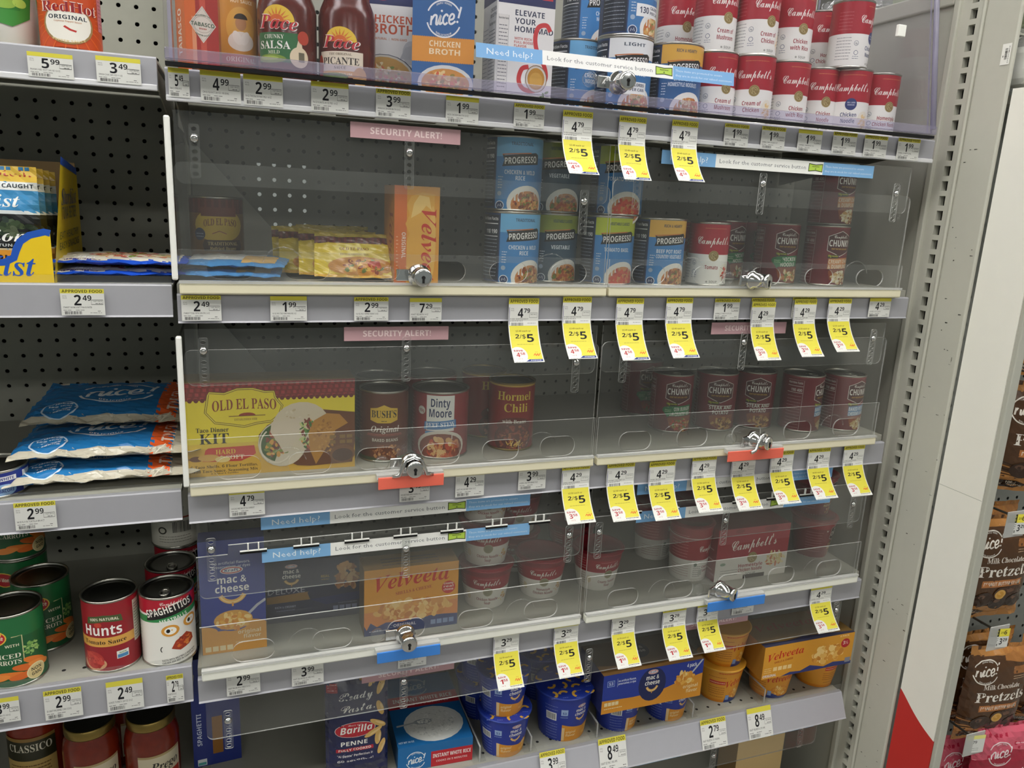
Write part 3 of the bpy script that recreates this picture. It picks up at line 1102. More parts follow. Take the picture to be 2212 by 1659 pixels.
def promo_art(p, line, each, save, af, navy):
    g = G()
    H = 118
    g.rect(0, 0, 50, H, TW).rect(1.6, 7, 48.4, 73, YEL).rect(0, H - 9, 50, H, YEL)
    if af: g.text('APPROVED FOOD', 25, H - 7, 4.4, '4a4420', 46)
    a, c = p.split('.')
    g.text(a, 20, 87, 15, INK, 9, st='b').text(c, 25.5, 95, 7, INK, 10, al='l', st='b')
    g.rect(1, 75, 1.8, 104, '4a4a86')
    g.text('RETAIL\nPRICE', 4, 101, 1.8, '777777', 5, al='l', st='r', lead=3)
    g.stroke([(35, 87), (48, 87), (48, 95), (35, 95)], .6, '777777', close=True).text('UNIT PRICE', 41.5, 91.5, 1.8, '444444', 10.5, st='r')
    g.text(line, 3, 83.5, 2.5, '444448', 30, al='l', st='r').lines(3, 25, [80.8], .9, '666666', 3)
    g.bars(5, 73, 25, 78.5, '26262a', len(line) + 3, 22).lines(32, 46, [77], .8, '777777', 4)
    g.text('$%s each or' % each, 24, 62, 3, '7a6c2c', 25, st='b')
    g.text('2/$', 18.5, 50, 7.4, INK, 17.5, st='b').text('5', 34.5, 43, 14.5, INK, 11.5, st='b')
    g.lines(11, 38, [38], .8, '9a8c3c', 6)
    g.ell(10, 16, 15, 17.5, TW, 30)
    g.rect(0, 0, 1.6, 34, TW)
    g.text('save', 11, 24, 4.6, 'a41c30', 15)
    a, c = save.split('.')
    g.text(a, 9.5, 12.5, 9, 'a81420', 6, st='b').text(c, 13.5, 17, 4.8, 'a81420', 7.5, al='l', st='b')
    g.text('on 2', 11.5, 7.2, 2.8, 'a82038', 7.5, st='r')
    g.stroke(crom([(35, 15), (38, 19), (39, 14.5), (42, 19), (42.5, 14.5), (45, 17.5), (46.5, 20)]), 1.3, 'd2622c').lines(38, 43, [22], .7, 'c0882c', 2)
    g.rect(0, 0, 50, 7, TW)
    if navy: g.poly([(20, 2), (48, 2), (48, 7), (26, 7)], '33407c').lines(28, 46, [4], 1.2, 'e8e8f0', 4)
    else: g.lines(24, 47, [4.6], 1.5, '5a5634', 4)
    g.lines(3, 40, [1.2], .7, '888888', 5)
    return g


TAGY = -0.0085
RAILNAME = {'L1': "open bay's top rail", 'L2': "open bay's second rail", 'L3': "open bay's third rail", 'L4': "open bay's fourth rail",
            1: "locked bay's top rail", 2: "locked bay's second rail", 3: "locked bay's third rail", 4: "locked bay's fourth rail", 5: "lowest tilted rail"}
TAGS = {
    'L1': [(60, 115, 158, 168, '5.99', "FRANKS RED HOT SAUCE 12OZ", 0), (208, 124, 304, 180, '3.49', 'SRIRACHA SAUCE 9 OZ', 0)],
    'L2': [(131, 624, 226, 681, '2.49', 'STARKIST CHUNK LIGHT TUNA IN WATER', 1)],
    'L3': [(31, 1084, 122, 1143, '2.99', 'NICE FLOUR TORTILLA 8IN 8CT', 1)],
    'L4': [(-30, 1508, 43, 1562, '3.99', 'DEL MONTE CARROTS 14.5OZ', 0), (95, 1488, 178, 1551, '2.99', 'GR GIANT WHL KERNEL CORN 15.25OZ', 1),
           (230, 1469, 310, 1533, '2.49', 'HUNTS TOMATO SAUCE 15OZ', 0), (360, 1457, 397, 1516, '2.79', 'SPAGHETTIOS 15.6OZ', 1)],
    1: [(364, 147, 409, 210, '5.49', 'TABASCO PEPPER SAUCE', 0), (433, 154, 520, 221, '4.99', 'CHOLULA HOT SAUCE ORIGINAL', 0), (526, 163, 611, 229, '2.99', 'PACE THICK&CHUNKY MLD 16OZ', 0),
        (672, 178, 753, 242, '2.99', 'PACE PICANTE SAUCE MED 16OZ', 0), (812, 194, 887, 254, '3.99', 'SWANSON CHICKEN BROTH 32OZ', 1), (963, 209, 1034, 267, '1.99', 'NICE CHICKEN BROTH 32OZ', 0),
        (1110, 225, 1176, 276, '1.99', 'SWANSON CHICKEN BROTH 32OZ', 1),
        (1217, 237, 1282, 1232, 374, '4.79', 'PROGRESSO CHICKEN NOODLE SOUP 19OZ', '3.49', '4.58', 1, 1), (1339, 249, 1398, 1349, 387, '4.79', 'PROGRESSO LIGHT CHICKEN 18.5', '3.49', '4.58', 1, 1),
        (1453, 258, 1510, 1466, 390, '4.79', 'PROGRESSO RICH HEARTY 19OZ', '3.49', '4.58', 1, 1),
        (1564, 268, 1617, 317, '1.99', 'CAMPBELLS CREAM MUSHROOM', 1), (1644, 274, 1696, 323, '1.99', 'CAMPBELLS CREAM CHICKEN SOUP', 1), (1723, 281, 1775, 329, '1.99', 'CAMPBELL CHKN RICE 10.5', 0),
        (1798, 286, 1850, 334, '1.99', 'CAMPBELL CHICKEN NDL', 1), (1866, 293, 1916, 340, '1.99', 'CAMPBELL CHICKEN NDL LS', 1), (1938, 299, 1986, 346, '1.99', 'CAMPBELL HOMESTYLE NDL', 1)],
    2: [(392, 638, 478, 693, '2.49', 'STARKIST TUNA CRTNS LMN PPR 2.6OZ', 1), (584, 640, 663, 693, '1.99', 'OLD EL PASO TACO SEASONING MIX 1OZ', 0), (765, 642, 839, 693, '2.99', 'OLD EL PASO REFRIED BEANS 16OZ', 1),
        (885, 644, 954, 694, '7.29', 'KRAFT VELVEETA 16OZ', 0), (1100, 644, 1165, 1112, 784, '4.79', 'PROGRESSO CHICKEN WHOLE RICE SOUP', '3.49', '4.58', 1, 1),
        (1217, 641, 1279, 1236, 779, '4.79', 'PROGRESSO VEGETABLE SOUP 19OZ', '3.49', '4.58', 1, 1), (1333, 644, 1392, 1346, 779, '4.79', 'PROGRESSO TOMATO BASIL 19OZ', '3.49', '4.58', 1, 1),
        (1441, 643, 1498, 1455, 774, '4.79', 'PROGRESSO BEEF POT ROAST', '3.49', '4.58', 1, 1), (1543, 645, 1597, 691, '1.99', 'CAMPBELLS TOMATO SOUP 10.75', 1),
        (1623, 644, 1673, 690, '4.29', 'CHUNKY SOUP', 1, 'hidden'),
        (1626, 652, 1677, 1637, 779, '4.29', 'CAMPBELL CHUNKY CHICKEN NOODLE SOUP', '2.50', '3.58', 1, 0), (1712, 641, 1762, 687, '4.29', 'CHUNKY SOUP', 1, 'hidden'),
        (1718, 646, 1766, 1735, 772, '4.29', 'CAMPBELL CHUNKY CREAMY CHKN', '2.50', '3.58', 1, 0),
        (1792, 645, 1841, 1814, 762, '4.29', 'CAMPBELL CHUNKY SOUP', '2.50', '3.58', 1, 0), (1877, 644, 1923, 685, '4.29', 'CHUNKY SOUP CLASSIC', 0)],
    3: [(495, 1057, 572, 1114, '4.79', 'OLD EL PASO HARD AND SOFT TACO DINNER KIT', 0), (863, 1033, 928, 1082, '3.49', 'BUSHS BEST BAKED BEANS ORIGINAL 16OZ', 0), (984, 1018, 1046, 1072, '4.29', 'DINTY MOORE BEEF STEW 15OZ', 1),
        (1120, 1007, 1179, 1057, '3.99', 'HORMEL CHILI WITH BEANS 15OZ', 1), (1215, 1006, 1275, 1232, 1139, '4.29', 'CAMPBELL CHUNKY SIRLOIN BRGR', '2.50', '3.58', 1, 0),
        (1311, 998, 1367, 1046, '4.29', 'CHUNKY SOUP', 1, 'hidden'),
        (1313, 1001, 1372, 1331, 1133, '4.29', 'CHUNKY CHILI BEEF 16.3', '2.50', '3.58', 1, 0), (1406, 991, 1460, 1040, '4.29', 'CHUNKY SOUP', 1, 'hidden'),
        (1404, 999, 1459, 1422, 1130, '4.29', 'CHUNKY SIRLOIN BURGER', '2.50', '3.58', 1, 0),
        (1497, 986, 1549, 1517, 1113, '4.29', 'CHUNKY STEAK POTATO', '2.50', '3.58', 1, 0), (1583, 984, 1634, 1604, 1108, '4.29', 'CHUNKY STEAK POTATO 18.8', '2.50', '3.58', 1, 0),
        (1667, 975, 1716, 1689, 1095, '4.29', 'CHUNKY BAKED POTATO', '2.50', '3.58', 1, 0), (1748, 969, 1795, 1777, 1087, '4.29', 'CHUNKY BAKED POTATO CHDR', '2.50', '3.58', 1, 0),
        (1825, 963, 1869, 1848, 1077, '4.29', 'CHUNKY CLAM CHOWDER', '2.50', '3.58', 1, 0)],
    4: [(489, 1447, 562, 1499, '2.99', 'KRAFT MACARONI & CHEESE 7.25OZ', 0), (630, 1429, 699, 1478, '3.99', 'KRAFT DELUXE MAC & CHEE 14OZ', 0), (860, 1388, 921, 1440, '3.99', 'KRAFT VELVEETA SHELLS & CHEESE 12OZ', 0),
        (1067, 1360, 1122, 1079, 1497, '3.29', 'CAMPBELLS CHICKEN NOODLE', '2.79', '1.58', 1, 0), (1198, 1342, 1250, 1209, 1467, '3.29', 'CAMPBELLS HOMESTYLE', '2.79', '1.58', 0, 0),
        (1323, 1322, 1373, 1339, 1451, '3.29', 'CAMPBELL SOUP CRMY TOMATO', '2.79', '1.58', 1, 0), (1433, 1309, 1483, 1452, 1435, '3.29', 'CAMPBELL SOUP SIPPING', '2.79', '1.58', 1, 0),
        (1508, 1298, 1553, 1525, 1414, '3.29', 'CAMPBELLS CREAMY TOMATO', '2.79', '1.58', 0, 0), (1583, 1281, 1629, 1325, '7.99', 'CAMPBELL HOMESTYLE CHKN NDL 4PK', 0),
        (1753, 1261, 1798, 1772, 1372, '4.29', 'CAMPBELL CHUNKY BOWL', '2.50', '3.58', 0, 0)],
    5: [(1168, 1632, 1222, 1682, '3.99', 'KRAFT MAC CUP', 1), (1296, 1605, 1354, 1660, '8.49', 'KRAFT EZ MAC ORIG 4PK', 1), (1516, 1562, 1569, 1609, '2.79', 'KRAFT VELVEETA CUP ORIGINAL', 1), (1617, 1538, 1667, 1586, '8.49', 'KRAFT VELVEETA CUPS 4PK', 0)],
}
for rk, lst in TAGS.items():
    for i, e in enumerate(lst):
        where = '%s from left on the %s' % (ORD[i], RAILNAME[rk])
        grp = 'price tags on the ' + RAILNAME[rk].replace("'s", '')
        slant = 0.36 if rk == 5 else 0
        yy = TAGY - (0.010 if rk == 5 else 0)
        hid = len(e) == 8
        e = e[:7] if hid else e
        if len(e) == 7:
            lx, ty, rx, by, p, line, af = e
            my, mx_ = (ty + by) / 2, (lx + rx) / 2
            x0, x1 = aty(lx, my, yy).x, aty(rx, my, yy).x
            z1, z0 = aty(mx_, ty, yy).z, aty(mx_, by, yy).z
            w, h = (x1 - x0) * 1000, (z1 - z0) * 1000 * (1.12 if rk == 5 else 1)
            me = price_art(p, line, af, w, h).mesh('price_tag', mat='paper', eps=0.05)
            o = link('price_tag', me, None, (x0, yy, z0), 0, 0)
            if slant: o.rotation_euler = (-slant, 0, -0.0)
            tag(o, ('price tag mostly hidden behind sale tag, %s' % where) if hid else 'white price tag reading %s, %s' % (p, where), 'price tag', grp)
            if hid: o.location.y += 0.0012
            if slant: o.location = (x0, -0.0275, z0)
        else:
            lx, ty, rx, bx, by, p, line, each, save, af, navy = e
            if rk == 4: ty += 7
            a, b = aty(lx, ty, TAGY - .003), aty(rx, ty, TAGY - .003)
            e0 = atx(bx, by, a.x)
            hgt = a.z - e0.z
            dy = max(-0.035, min(-0.004, e0.y - (TAGY - .003)))
            w = (b.x - a.x) * 1000

            def bend(u, v, q, dy=dy, hgt=hgt, w=w):
                s_ = 1 - v / 118.0
                t = max(0.0, (s_ - 0.30) / 0.70)
                f_ = s_ + min(0.32, 0.20 * abs(dy) / 0.020) * s_ * (1 - s_)
                return (u * w / 50.0, dy * 1000 * t ** 1.4 - q, (1 - f_) * hgt * 1000)
            def facet(u, v, q):
                k = math.floor(v / 9.0 + 1e-6)
                A_, B_ = bend(u, 9.0 * k, q), bend(u, 9.0 * (k + 1), q)
                t = v / 9.0 - k
                return tuple(m + (n - m) * t for m, n in zip(A_, B_))
            me = clip_art(promo_art(p, line, each, save, af, navy), 0, 0, 50, 118).mesh('sale_tag', facet, 'paper', None, 9.0, 0.05)
            o = link('sale_tag', me, None, (a.x, TAGY - .003, e0.z))
            tag(o, 'hanging yellow sale tag under %s, %s' % (p, where), 'sale tag', 'hanging sale tags on the ' + RAILNAME[rk].replace("'s", ''))
# ---------------------------------------------------------------- builders for the goods
TOMATO = ['b8432a', 'c8553a', '8c3a1e', 'd8a060', '6f7f35']
NOODLE = ['e2c68a', 'd9a860', 'c8823c', 'e8d6a8', 'b86a3a', 'd0603c', '7f8a3c']
CHEESE = ['eab04c', 'e09a34', 'f2c46a', 'd88a2a', 'f6d68c']
MEAT = ['8a4a2a', 'b0703c', 'c88a4c', '6a3420', 'd8a868', 'a84a2c', '6f7a34']


def rims(r, H, dark=False, gold=False, pull=True):
    """tin can ends: bottom seam, top seam, recessed lid and pull tab"""
    mt = M['gold'] if gold else M['tin']
    bot = MB().lathe([(0, 1.5), (r - 3, 1.5), (r - 2.2, 0), (r + .6, 0), (r + .9, 1.2), (r + .3, 3), (r - .5, 3.4)], mt, 40).mesh_mm('bottom_rim')
    top = MB().lathe([(r - .5, H - 3.4), (r + .3, H - 3), (r + .9, H - 1.2), (r + .6, H), (r - .6, H), (r - 1.6, H - .8), (r - 1.8, H - 3.4)], mt, 40).mesh_mm('top_rim')
    lid = MB().lathe([(r - 1.7, H - 3.2), (r - 4, H - 4.2), (r - 6, H - 3.2), (r * .7, H - 3.2), (r * .66, H - 3.8), (0, H - 3.8)], M['tin_dark'], 40).mesh_mm('lid')
    pt = None
    if pull:
        m = MB()
        m.tube([(6.5 * math.cos(a), -r * .42 + 8.5 * math.sin(a), H - 2.2) for a in [2 * PI * i / 16 for i in range(16)]], 1.3, M['tin'], 8, True)
        m.box(-3.5, 3.5, -r * .42 + 4, -r * .42 + 13, H - 3.4, H - 2.0, M['tin'])
        pt = m.mesh_mm('pull_tab')
    return bot, top, lid, pt


def mesh_mm(s, name):
    s.v = [(x * .001, y * .001, z * .001) for x, y, z in s.v]
    return s.mesh(name)


MB.mesh_mm = mesh_mm
KIND = {}


def can(kind, r, H, art, gold=False, pull=True):
    """register a kind of tin can; art(g, W, H) draws on the unrolled wall, u = 0 at the front"""
    g = G()
    Wd = 2 * PI * r
    HA = {'hunts': 124, 'spag': 120, 'carrot': 118, 'barcodecan': 118}.get(kind, 112 if H == 107 else H)
    art(g, Wd, HA)
    for i, o in enumerate(g.sh):
        q = o[0] * np.array([1, H / HA])
        g.sh[i] = (q, o[1], o[2], o[3], q.min(0), q.max(0))
    fn, nf, du, rm = cylmap(r)
    lab = g.mesh('label', lambda u, v, e: fn(u, v, e), 'ink', du, None, 0.05, nf)
    bot, top, lid, pt = rims(r, H, gold=gold, pull=pull)
    KIND[kind] = dict(name='soup_can', parts=[('label', lab), ('bottom_rim', bot), ('top_rim', top), ('lid', lid)] + ([('pull_tab', pt)] if pt else []), r=r * .001, h=H * .001)


def put(kind, label, cat, x, y, z, rz=0.0, group=None, name=None):
    k = KIND[kind]
    t = root(name or k['name'], label, cat, (x, y, z), rz, group)
    for n, me in k['parts']:
        link(n, me, t)
    return t


def PX(px, py, Y):
    return aty(px, py, Y).x


def putcan(kind, label, px, py, Yf, z, rot=0.0, group=None, name=None, cat='can'):
    """px, py: a pixel on the can's axis; Yf: depth of its nearest point; z: what it stands on"""
    k = KIND[kind]
    yc = Yf + k['r']
    return put(kind, label, cat, PX(px, py, yc), yc, z, math.radians(rot), group, name)


def carton(name, w, h, d, front, left=None, top=None, right=None, base='cccccc', mat='carton'):
    """box of w x h x d mm, front face on y = 0, origin at the middle of its front bottom edge"""
    ch = []
    base = lin(base)

    def face(fn, g, W_, H_):
        q = G()
        q.rect(0, 0, W_, H_, base)
        L = 0
        if g:
            for s_ in g.sh: q.sh.append((s_[0], s_[1], s_[2], s_[3] + 1, s_[4], s_[5]))
        clip_art(q, 0, 0, W_, H_)
        ch.append(q.wrap(fn, eps=0.05))
    face(lambda u, v, e: (u - w / 2, -e, v), front, w, h)
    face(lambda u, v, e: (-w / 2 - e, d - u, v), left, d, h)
    face(lambda u, v, e: (w / 2 + e, u, v), right, d, h)
    face(lambda u, v, e: (u - w / 2, v, h + e), top, w, d)
    face(lambda u, v, e: (w / 2 - u, d + e, v), None, w, h)
    face(lambda u, v, e: (w / 2 - u, v, 0), None, w, d)
    return inkmesh(name, ch, mat)


def pillow(name, w, h, t, g, back='888888', wr=0.6, seed=1, mat='film', flat=0.12, sag=0.0):
    """a filled bag: w x h mm, t mm thick; front artwork g; seams flat at top and bottom"""
    r = random.Random(seed)
    ph = [r.uniform(0, 6.28) for _ in range(6)]

    def T(u, v):
        a, b = 2 * u / w, 2 * (v / h) - 1
        s_ = max(0, 1 - abs(a) ** 3.0) * max(0, 1 - abs(b / (1 - flat)) ** 3.0 if abs(b) < 1 - flat else 0)
        q = t * (s_ ** 0.6) * (1 + sag * (0.5 - v / h))
        k = wr * (math.sin(u * .16 + ph[0] + v * .05) + math.sin(v * .21 + ph[1] - u * .07) + .7 * math.sin((u + v) * .3 + ph[2])) * (0.3 + (1 - s_))
        return q, k

    def f1(u, v, e):
        q, k = T(u, v)
        return (u, -q / 2 - k - e * 1.0, v)

    def f2(u, v, e):
        q, k = T(u, v)
        return (u, q / 2 - k + e, v)
    b = G().rect(-w / 2, 0, w / 2, h, back)
    clip_art(g, -w / 2, 0, w / 2, h)
    A = g.wrap(f1, w / 20, h / 24, 0.12)
    B = b.wrap(f2, w / 20, h / 24, 0.1)
    B = (B[0], [list(f)[::-1] for f in B[1]], B[2])
    return inkmesh(name, [A, B], mat, None)


def shelves(x):
    return x


# ---------------------------------------------------------------- artwork: condensed soup cans
def medal(g, x, y, r):
    g.ell(x, y, r, r, 'a08c58', 24).ell(x, y, r * .84, r * .84, '8a7546', 24)
    g.stroke([(x - r * .3, y - r * .5), (x - r * .3, y + r * .5), (x + r * .4, y + r * .1), (x - r * .1, y - r * .1), (x + r * .4, y - r * .6)], r * .16, 'b8a878')
    g.arc(x, y, r * .62, r * .62, 0, 5.5, r * .1, 'b8a878')


def condensed(names, navy=False, pic=None, soup=True, red='a71f31', tint='ecebe6'):
    def art(g, W_, H):
        g.rect(-W_ / 2, 0, W_ / 2, H, tint).rect(-W_ / 2, H * .50, W_ / 2, H, red)
        g.lines(-18, 20, [H * .90], .9, 'c87a50', 6)
        g.text("Campbell's", 0, H * .66, 13, 'f4efe8', 58, st='c')
        if navy:
            g.ell(0, H * .46, 9.5, 9.5, '2c3a74').text('25% LESS', 0, H * .475, 2.2, 'cfd6ea', 13).text('SODIUM', 0, H * .44, 2.0, 'cfd6ea', 11)
        else: medal(g, 0, H * .48, 8.5)
        col = '27386e' if navy else '9c2436'
        for i, q in enumerate(names): g.text(q, -2, H * (.27 - .095 * i), 6.2, col, min(46, len(q) * 3.7))
        if soup: g.text('SOUP', 3, H * .055, 3.6, '8f8f8a', 14).ell(-8, H * .07, 1.6, 1.6, 'a8a8a2')
        if pic:
            g.ell(25, H * .22, 12, 15, 'e8e2d4').food(25, H * .2, 10, 12, pic, 26, 3.2, 4)
        for a in (-1, 1):
            x = a * 52 - 12
            g.lines(x, x + 24, [H * (.12 + .045 * i) for i in range(8)], .9, '8a8a90', int(a + 5))
            g.lines(x, x + 22, [H * (.56 + .05 * i) for i in range(6)], .9, 'c06a70', int(a + 9))
        g.ell(-32, H * .36, 4, 4, '9aa0a8').ell(-32, H * .36, 3.1, 3.1, tint).text('0g', -32, H * .345, 2.6, '6a707c', 3.5)
        g.ell(-31, H * .22, 3.6, 3.6, '66708c').ell(-31, H * .22, 2.8, 2.8, tint).lines(-36, -26, [H * .16, H * .13], .8, '7c8298', 3)
    return art


can('mushroom', 33, 104, condensed(['Cream of', 'Mushroom']))
can('creamchicken', 33, 104, condensed(['Cream of', 'Chicken'], pic=['e6c690', 'f0e2c0', 'd8a860']))
can('rice', 33, 104, condensed(['Chicken', 'with Rice']))
can('noodle', 33, 104, condensed(['Chicken', 'Noodle']))
can('noodlelite', 33, 104, condensed(['Chicken', 'Noodle'], navy=True, pic=['e6c690', 'f0e2c0', 'e8c878']))
can('homestyle', 33, 104, condensed(['Homestyle', 'Chicken Noodle']))
can('tomato', 33, 104, condensed(['Tomato'], pic=['c8402c', 'd8583c', 'b03020']))


def chunky(names, band='2e7f4c', heart=False, food=MEAT, ncol='e9ece2', twist=0):
    def art(g, W_, H):
        g.rect(-W_ / 2, 0, W_ / 2, H, '741f2c').rect(-W_ / 2, 0, W_ / 2, H * .30, '6b1a26')
        g.rect(-W_ / 2, H - 5, W_ / 2, H, '8f2a34')
        hx = [(-24, 66), (-24, 92), (0, 102), (24, 92), (24, 66), (0, 56)]
        g.poly(hx, '4c1a20').stroke(hx, 1.1, 'e6e0d8', close=True)
        g.text("Campbell's", 0, 89, 6.2, 'efe9e2', 29, st='c')
        g.text('CHUNKY', 0, 74, 11.5, 'efece6', 44, st='b')
        g.text('SOUP THAT EATS LIKE A MEAL', 0, 68, 2.6, 'cfa23c', 34)
        g.rect(-22, 52, -2, 58.5, '2c2a16').text('19g', -18.5, 54.3, 3.8, 'd6d23c', 6).text('PROTEIN', -9, 54.6, 2.4, 'd6d23c', 11)
        if band: g.poly([(-20, 32), (27, 34), (27, 54), (-20, 51)], band)
        else: g.rect(-22, 49.6, 27, 50.6, 'e8e2da')
        for i, q in enumerate(names): g.text(q, 3, 43 - 9.5 * i, 7, ncol, min(44, len(q) * 5.0), rot=.04)
        if heart:
            g.ell(-22, 44, 6, 6, '2f7a48').ell(-14, 44.5, 6, 6, '2f7a48').poly([(-27.6, 42), (-18, 30), (-8.4, 42.5), (-18, 46)], '2f7a48').text('Heart\nHealthy', -18, 43, 2.4, 'a8cfa4', 11)
        g.poly([(-18, 28), (-12, 31), (30, 33), (30, 2), (6, 1), (-14, 12)], '8f4a2c')
        g.food(8, 16, 22, 14, food, 60, 4.4, len(names[0]))
        x = -W_ / 4 - 14
        g.stroke([(x - 4, 4), (x + 26, 4), (x + 26, 102), (x - 4, 102)], .5, 'd8c8c4')
        g.text('Nutrition Facts', x + 11, 95, 4, 'e2d6d2', 26).rect(x - 3, 90, x + 25, 91, 'd8c8c4').text('190 400', x + 14, 80, 5.5, 'e2d6d2', 20).rect(x - 3, 77, x + 25, 78, 'd8c8c4')
        g.lines(x - 2, x + 24, [8 + 6.2 * i for i in range(11)], .9, 'b08a8a', 3)
        g.lines(W_ / 4, W_ / 4 + 26, [10 + 7 * i for i in range(12)], .9, 'b08a8a', 4)
    return art


can('ch_noodle', 37.5, 107, chunky(['CHICKEN', 'NOODLE'], '2e7f4c', True, NOODLE))
can('ch_dump', 37.5, 107, chunky(['CREAMY CHKN', '& DUMPLINGS'], 'd28a50', False, ['e6d8b8', 'd8c090', 'eee6cc', 'c89a58'], 'f0e4cc'))
can('ch_sirloin', 37.5, 107, chunky(['SIRLOIN BURGER', 'WITH COUNTRY VEG'], '2e7f4c', True, TOMATO))
can('ch_steak', 37.5, 107, chunky(['STEAK AND', 'POTATO'], None, False, ['b07a3c', '8a5228', 'c89a50', 'd8b070', '6a3a20']))
can('ch_baked', 37.5, 107, chunky(['BAKED POTATO', 'CHEDDAR & BACON'], '5b87b8', False, ['d8cba8', 'c8b48a', 'e8e0c4', 'b89a68'], 'e4ecf2'))


def rich(topc, names, food, toptext='TRADITIONAL', body='3f84c4', topink='3a4a5c', cal=None, navy='1f3560'):
    def art(g, W_, H):
        g.rect(-W_ / 2, 0, W_ / 2, H, navy).rect(-34, 0, 58, H * .72, body).rect(-34, H * .72, 58, H, topc)
        g.text(toptext, 6, H * .87, 4.6, topink, 34)
        g.poly([(-24, 66), (34, 71), (34, 85), (29, 88), (-20, 82), (-24, 84), (-21, 75)], '1c1c1e').stroke([(-24, 83.5), (-10, 84.5), (20, 87)], 1.6, 'c8743c')
        g.text('PROGRESSO', 5, 71.5, 9.2, 'f0efec', 50, sh=.05, rot=.085)
        for i, q in enumerate(names): g.text(q, 4, 55 - 8.5 * i, 6, 'dfe9f2', min(48, len(q) * 3.6))
        g.ell(16, 12, 31, 27, 'e8e6e0', 28).food(17, 10, 26, 21, food, 70, 4.6, len(names[0]), base='c8844a')
        g.rect(-W_ / 2, 0, W_ / 2, .6, navy)
        if cal:
            g.rect(-22, 28, 30, 46, 'eef0f0').text(cal, -9, 33, 8.5, '2a3a5a', 16, st='b').text('CALORIES\nPER CAN', 14, 39.5, 4.2, '2a3a5a', 24, lead=7)
        g.ell(-26, 8, 7, 7, 'dfe6ee').ell(-26, 8, 5.9, 5.9, navy).stroke([(-29, 6), (-28, 10), (-26, 7), (-24, 11), (-23, 6)], .8, 'dfe6ee')
        g.ell(-27, 26, 3.5, 3.5, '9fb4cc')
        g.lines(-30, -22, [34, 38, 42, 46, 50], 1.2, 'cfdcea', 3)
        x = -34 - 44
        g.rect(x, 6, -36, H - 6, '1a2233').text('Nutrition Facts', x + 22, H - 14, 4.6, 'dfe2e6', 36).rect(x + 2, H - 20, -38, H - 18.6, 'dfe2e6').text('110 190', x + 27, H - 34, 6, 'dfe2e6', 24).rect(x + 2, H - 39, -38, H - 38, 'dfe2e6')
        g.lines(x + 3, -39, [12 + 5.6 * i for i in range(11)], 1.0, '8f9aa8', 6)
    return art


can('blue', 42, 107, rich('6fb4e4', ['CHICKEN', 'NOODLE'], NOODLE))
can('wildrice', 42, 107, rich('6fb4e4', ['CHICKEN & WILD', 'RICE'], MEAT))
can('light', 42, 107, rich('e6e9ea', ['CHICKEN NOODLE'], NOODLE, 'LIGHT', '3c7ab4', cal='130'))
can('hearty', 42, 107, rich('dba944', ['CHICKEN &', 'HOMESTYLE NOODLES'], NOODLE, 'RICH & HEARTY', '2f5f94'))
can('tomatobasil', 42, 107, rich('b9c73c', ['TOMATO BASIL'], ['c03a28', 'd04a34', 'a82e22', 'c8503a'], 'VEGETABLE CLASSICS'))
can('vegetable', 42, 107, rich('8f9c3a', ['VEGETABLE'], ['8a4a2a', 'b0522c', '6f7a34', 'c88a3c'], 'VEGETABLE CLASSICS', '2c4a60'))
can('potroast', 42, 107, rich('e2b254', ['BEEF POT ROAST', 'COUNTRY VEGETABLES'], MEAT, 'RICH & HEARTY'))


def a_refried(g, W_, H):
    g.rect(-W_ / 2, 0, W_ / 2, H, '7c5522').rect(-W_ / 2, H * .78, W_ / 2, H, '561c1a')
    for i in range(24): g.rect(-W_ / 2 + i * W_ / 24, H * .79, -W_ / 2 + i * W_ / 24 + 3.5, H * .99, '6b2622')
    g.ell(0, H * .62, 37, 24, 'd2b23c').rect(-26, H * .74, 26, H * .86, '6b2a20')
    g.text('OLD EL PASO', 2, H * .6, 10, '742a1c', 48, st='s', arch=3).stroke([(-10, 55), (0, 59), (10, 55)], 1.2, '8a3a20')
    g.ell(-29, H * .5, 9, 9, '2c3a5e').lines(-35, -23, [50, 54], 1.2, 'aab4cc', 3)
    g.poly([(-22, 30), (33, 30), (36, 38), (33, 46), (-22, 46), (-25, 38)], '3c1c10').text('TRADITIONAL', 5, 38.5, 5, 'dcc890', 44, st='s').text('Refried Beans', 5, 32, 4.2, 'dcc890', 38, st='s')
    g.ell(3, 10, 32, 18, '7a3a1e').food(3, 8, 28, 13, ['8a4a26', '9c5a30', '6a3218'], 40, 4, 8)


can('refried', 38, 108, a_refried)


def a_bush(g, W_, H):
    g.rect(-W_ / 2, 0, W_ / 2, H, '5e2a18').rect(-W_ / 2, 0, W_ / 2, 8, '3f4a26')
    g.poly([(-21, 66), (-21, 84), (-10, 85.5), (0, 90), (10, 85.5), (21, 84), (21, 66), (10, 62), (-10, 62)], 'd9b338').text("BUSH'S", 0, 70.5, 11, '1c1a14', 38, st='s').lines(-4, 4, [64.5], 1, '5a4a1c', 2)
    g.text('Original', 2, 48, 9.5, 'e6ddd2', 44, st='z').rect(-28, 42, 30, 42.8, 'a8483a').lines(-26, 28, [44], .9, 'c05a48', 4)
    g.text('BAKED BEANS', 2, 33, 4.6, 'd8cfc0', 40)
    g.food(3, 17, 26, 13, ['9a5c30', 'b87844', '7a4020', 'c89058'], 60, 3.6, 5, base='6a3418', asp=.55)
    g.lines(-W_ / 2 + 4, -40, [20 + 6 * i for i in range(12)], .9, '9a7060', 5)


can('bush', 37, 110, a_bush, pull=False)


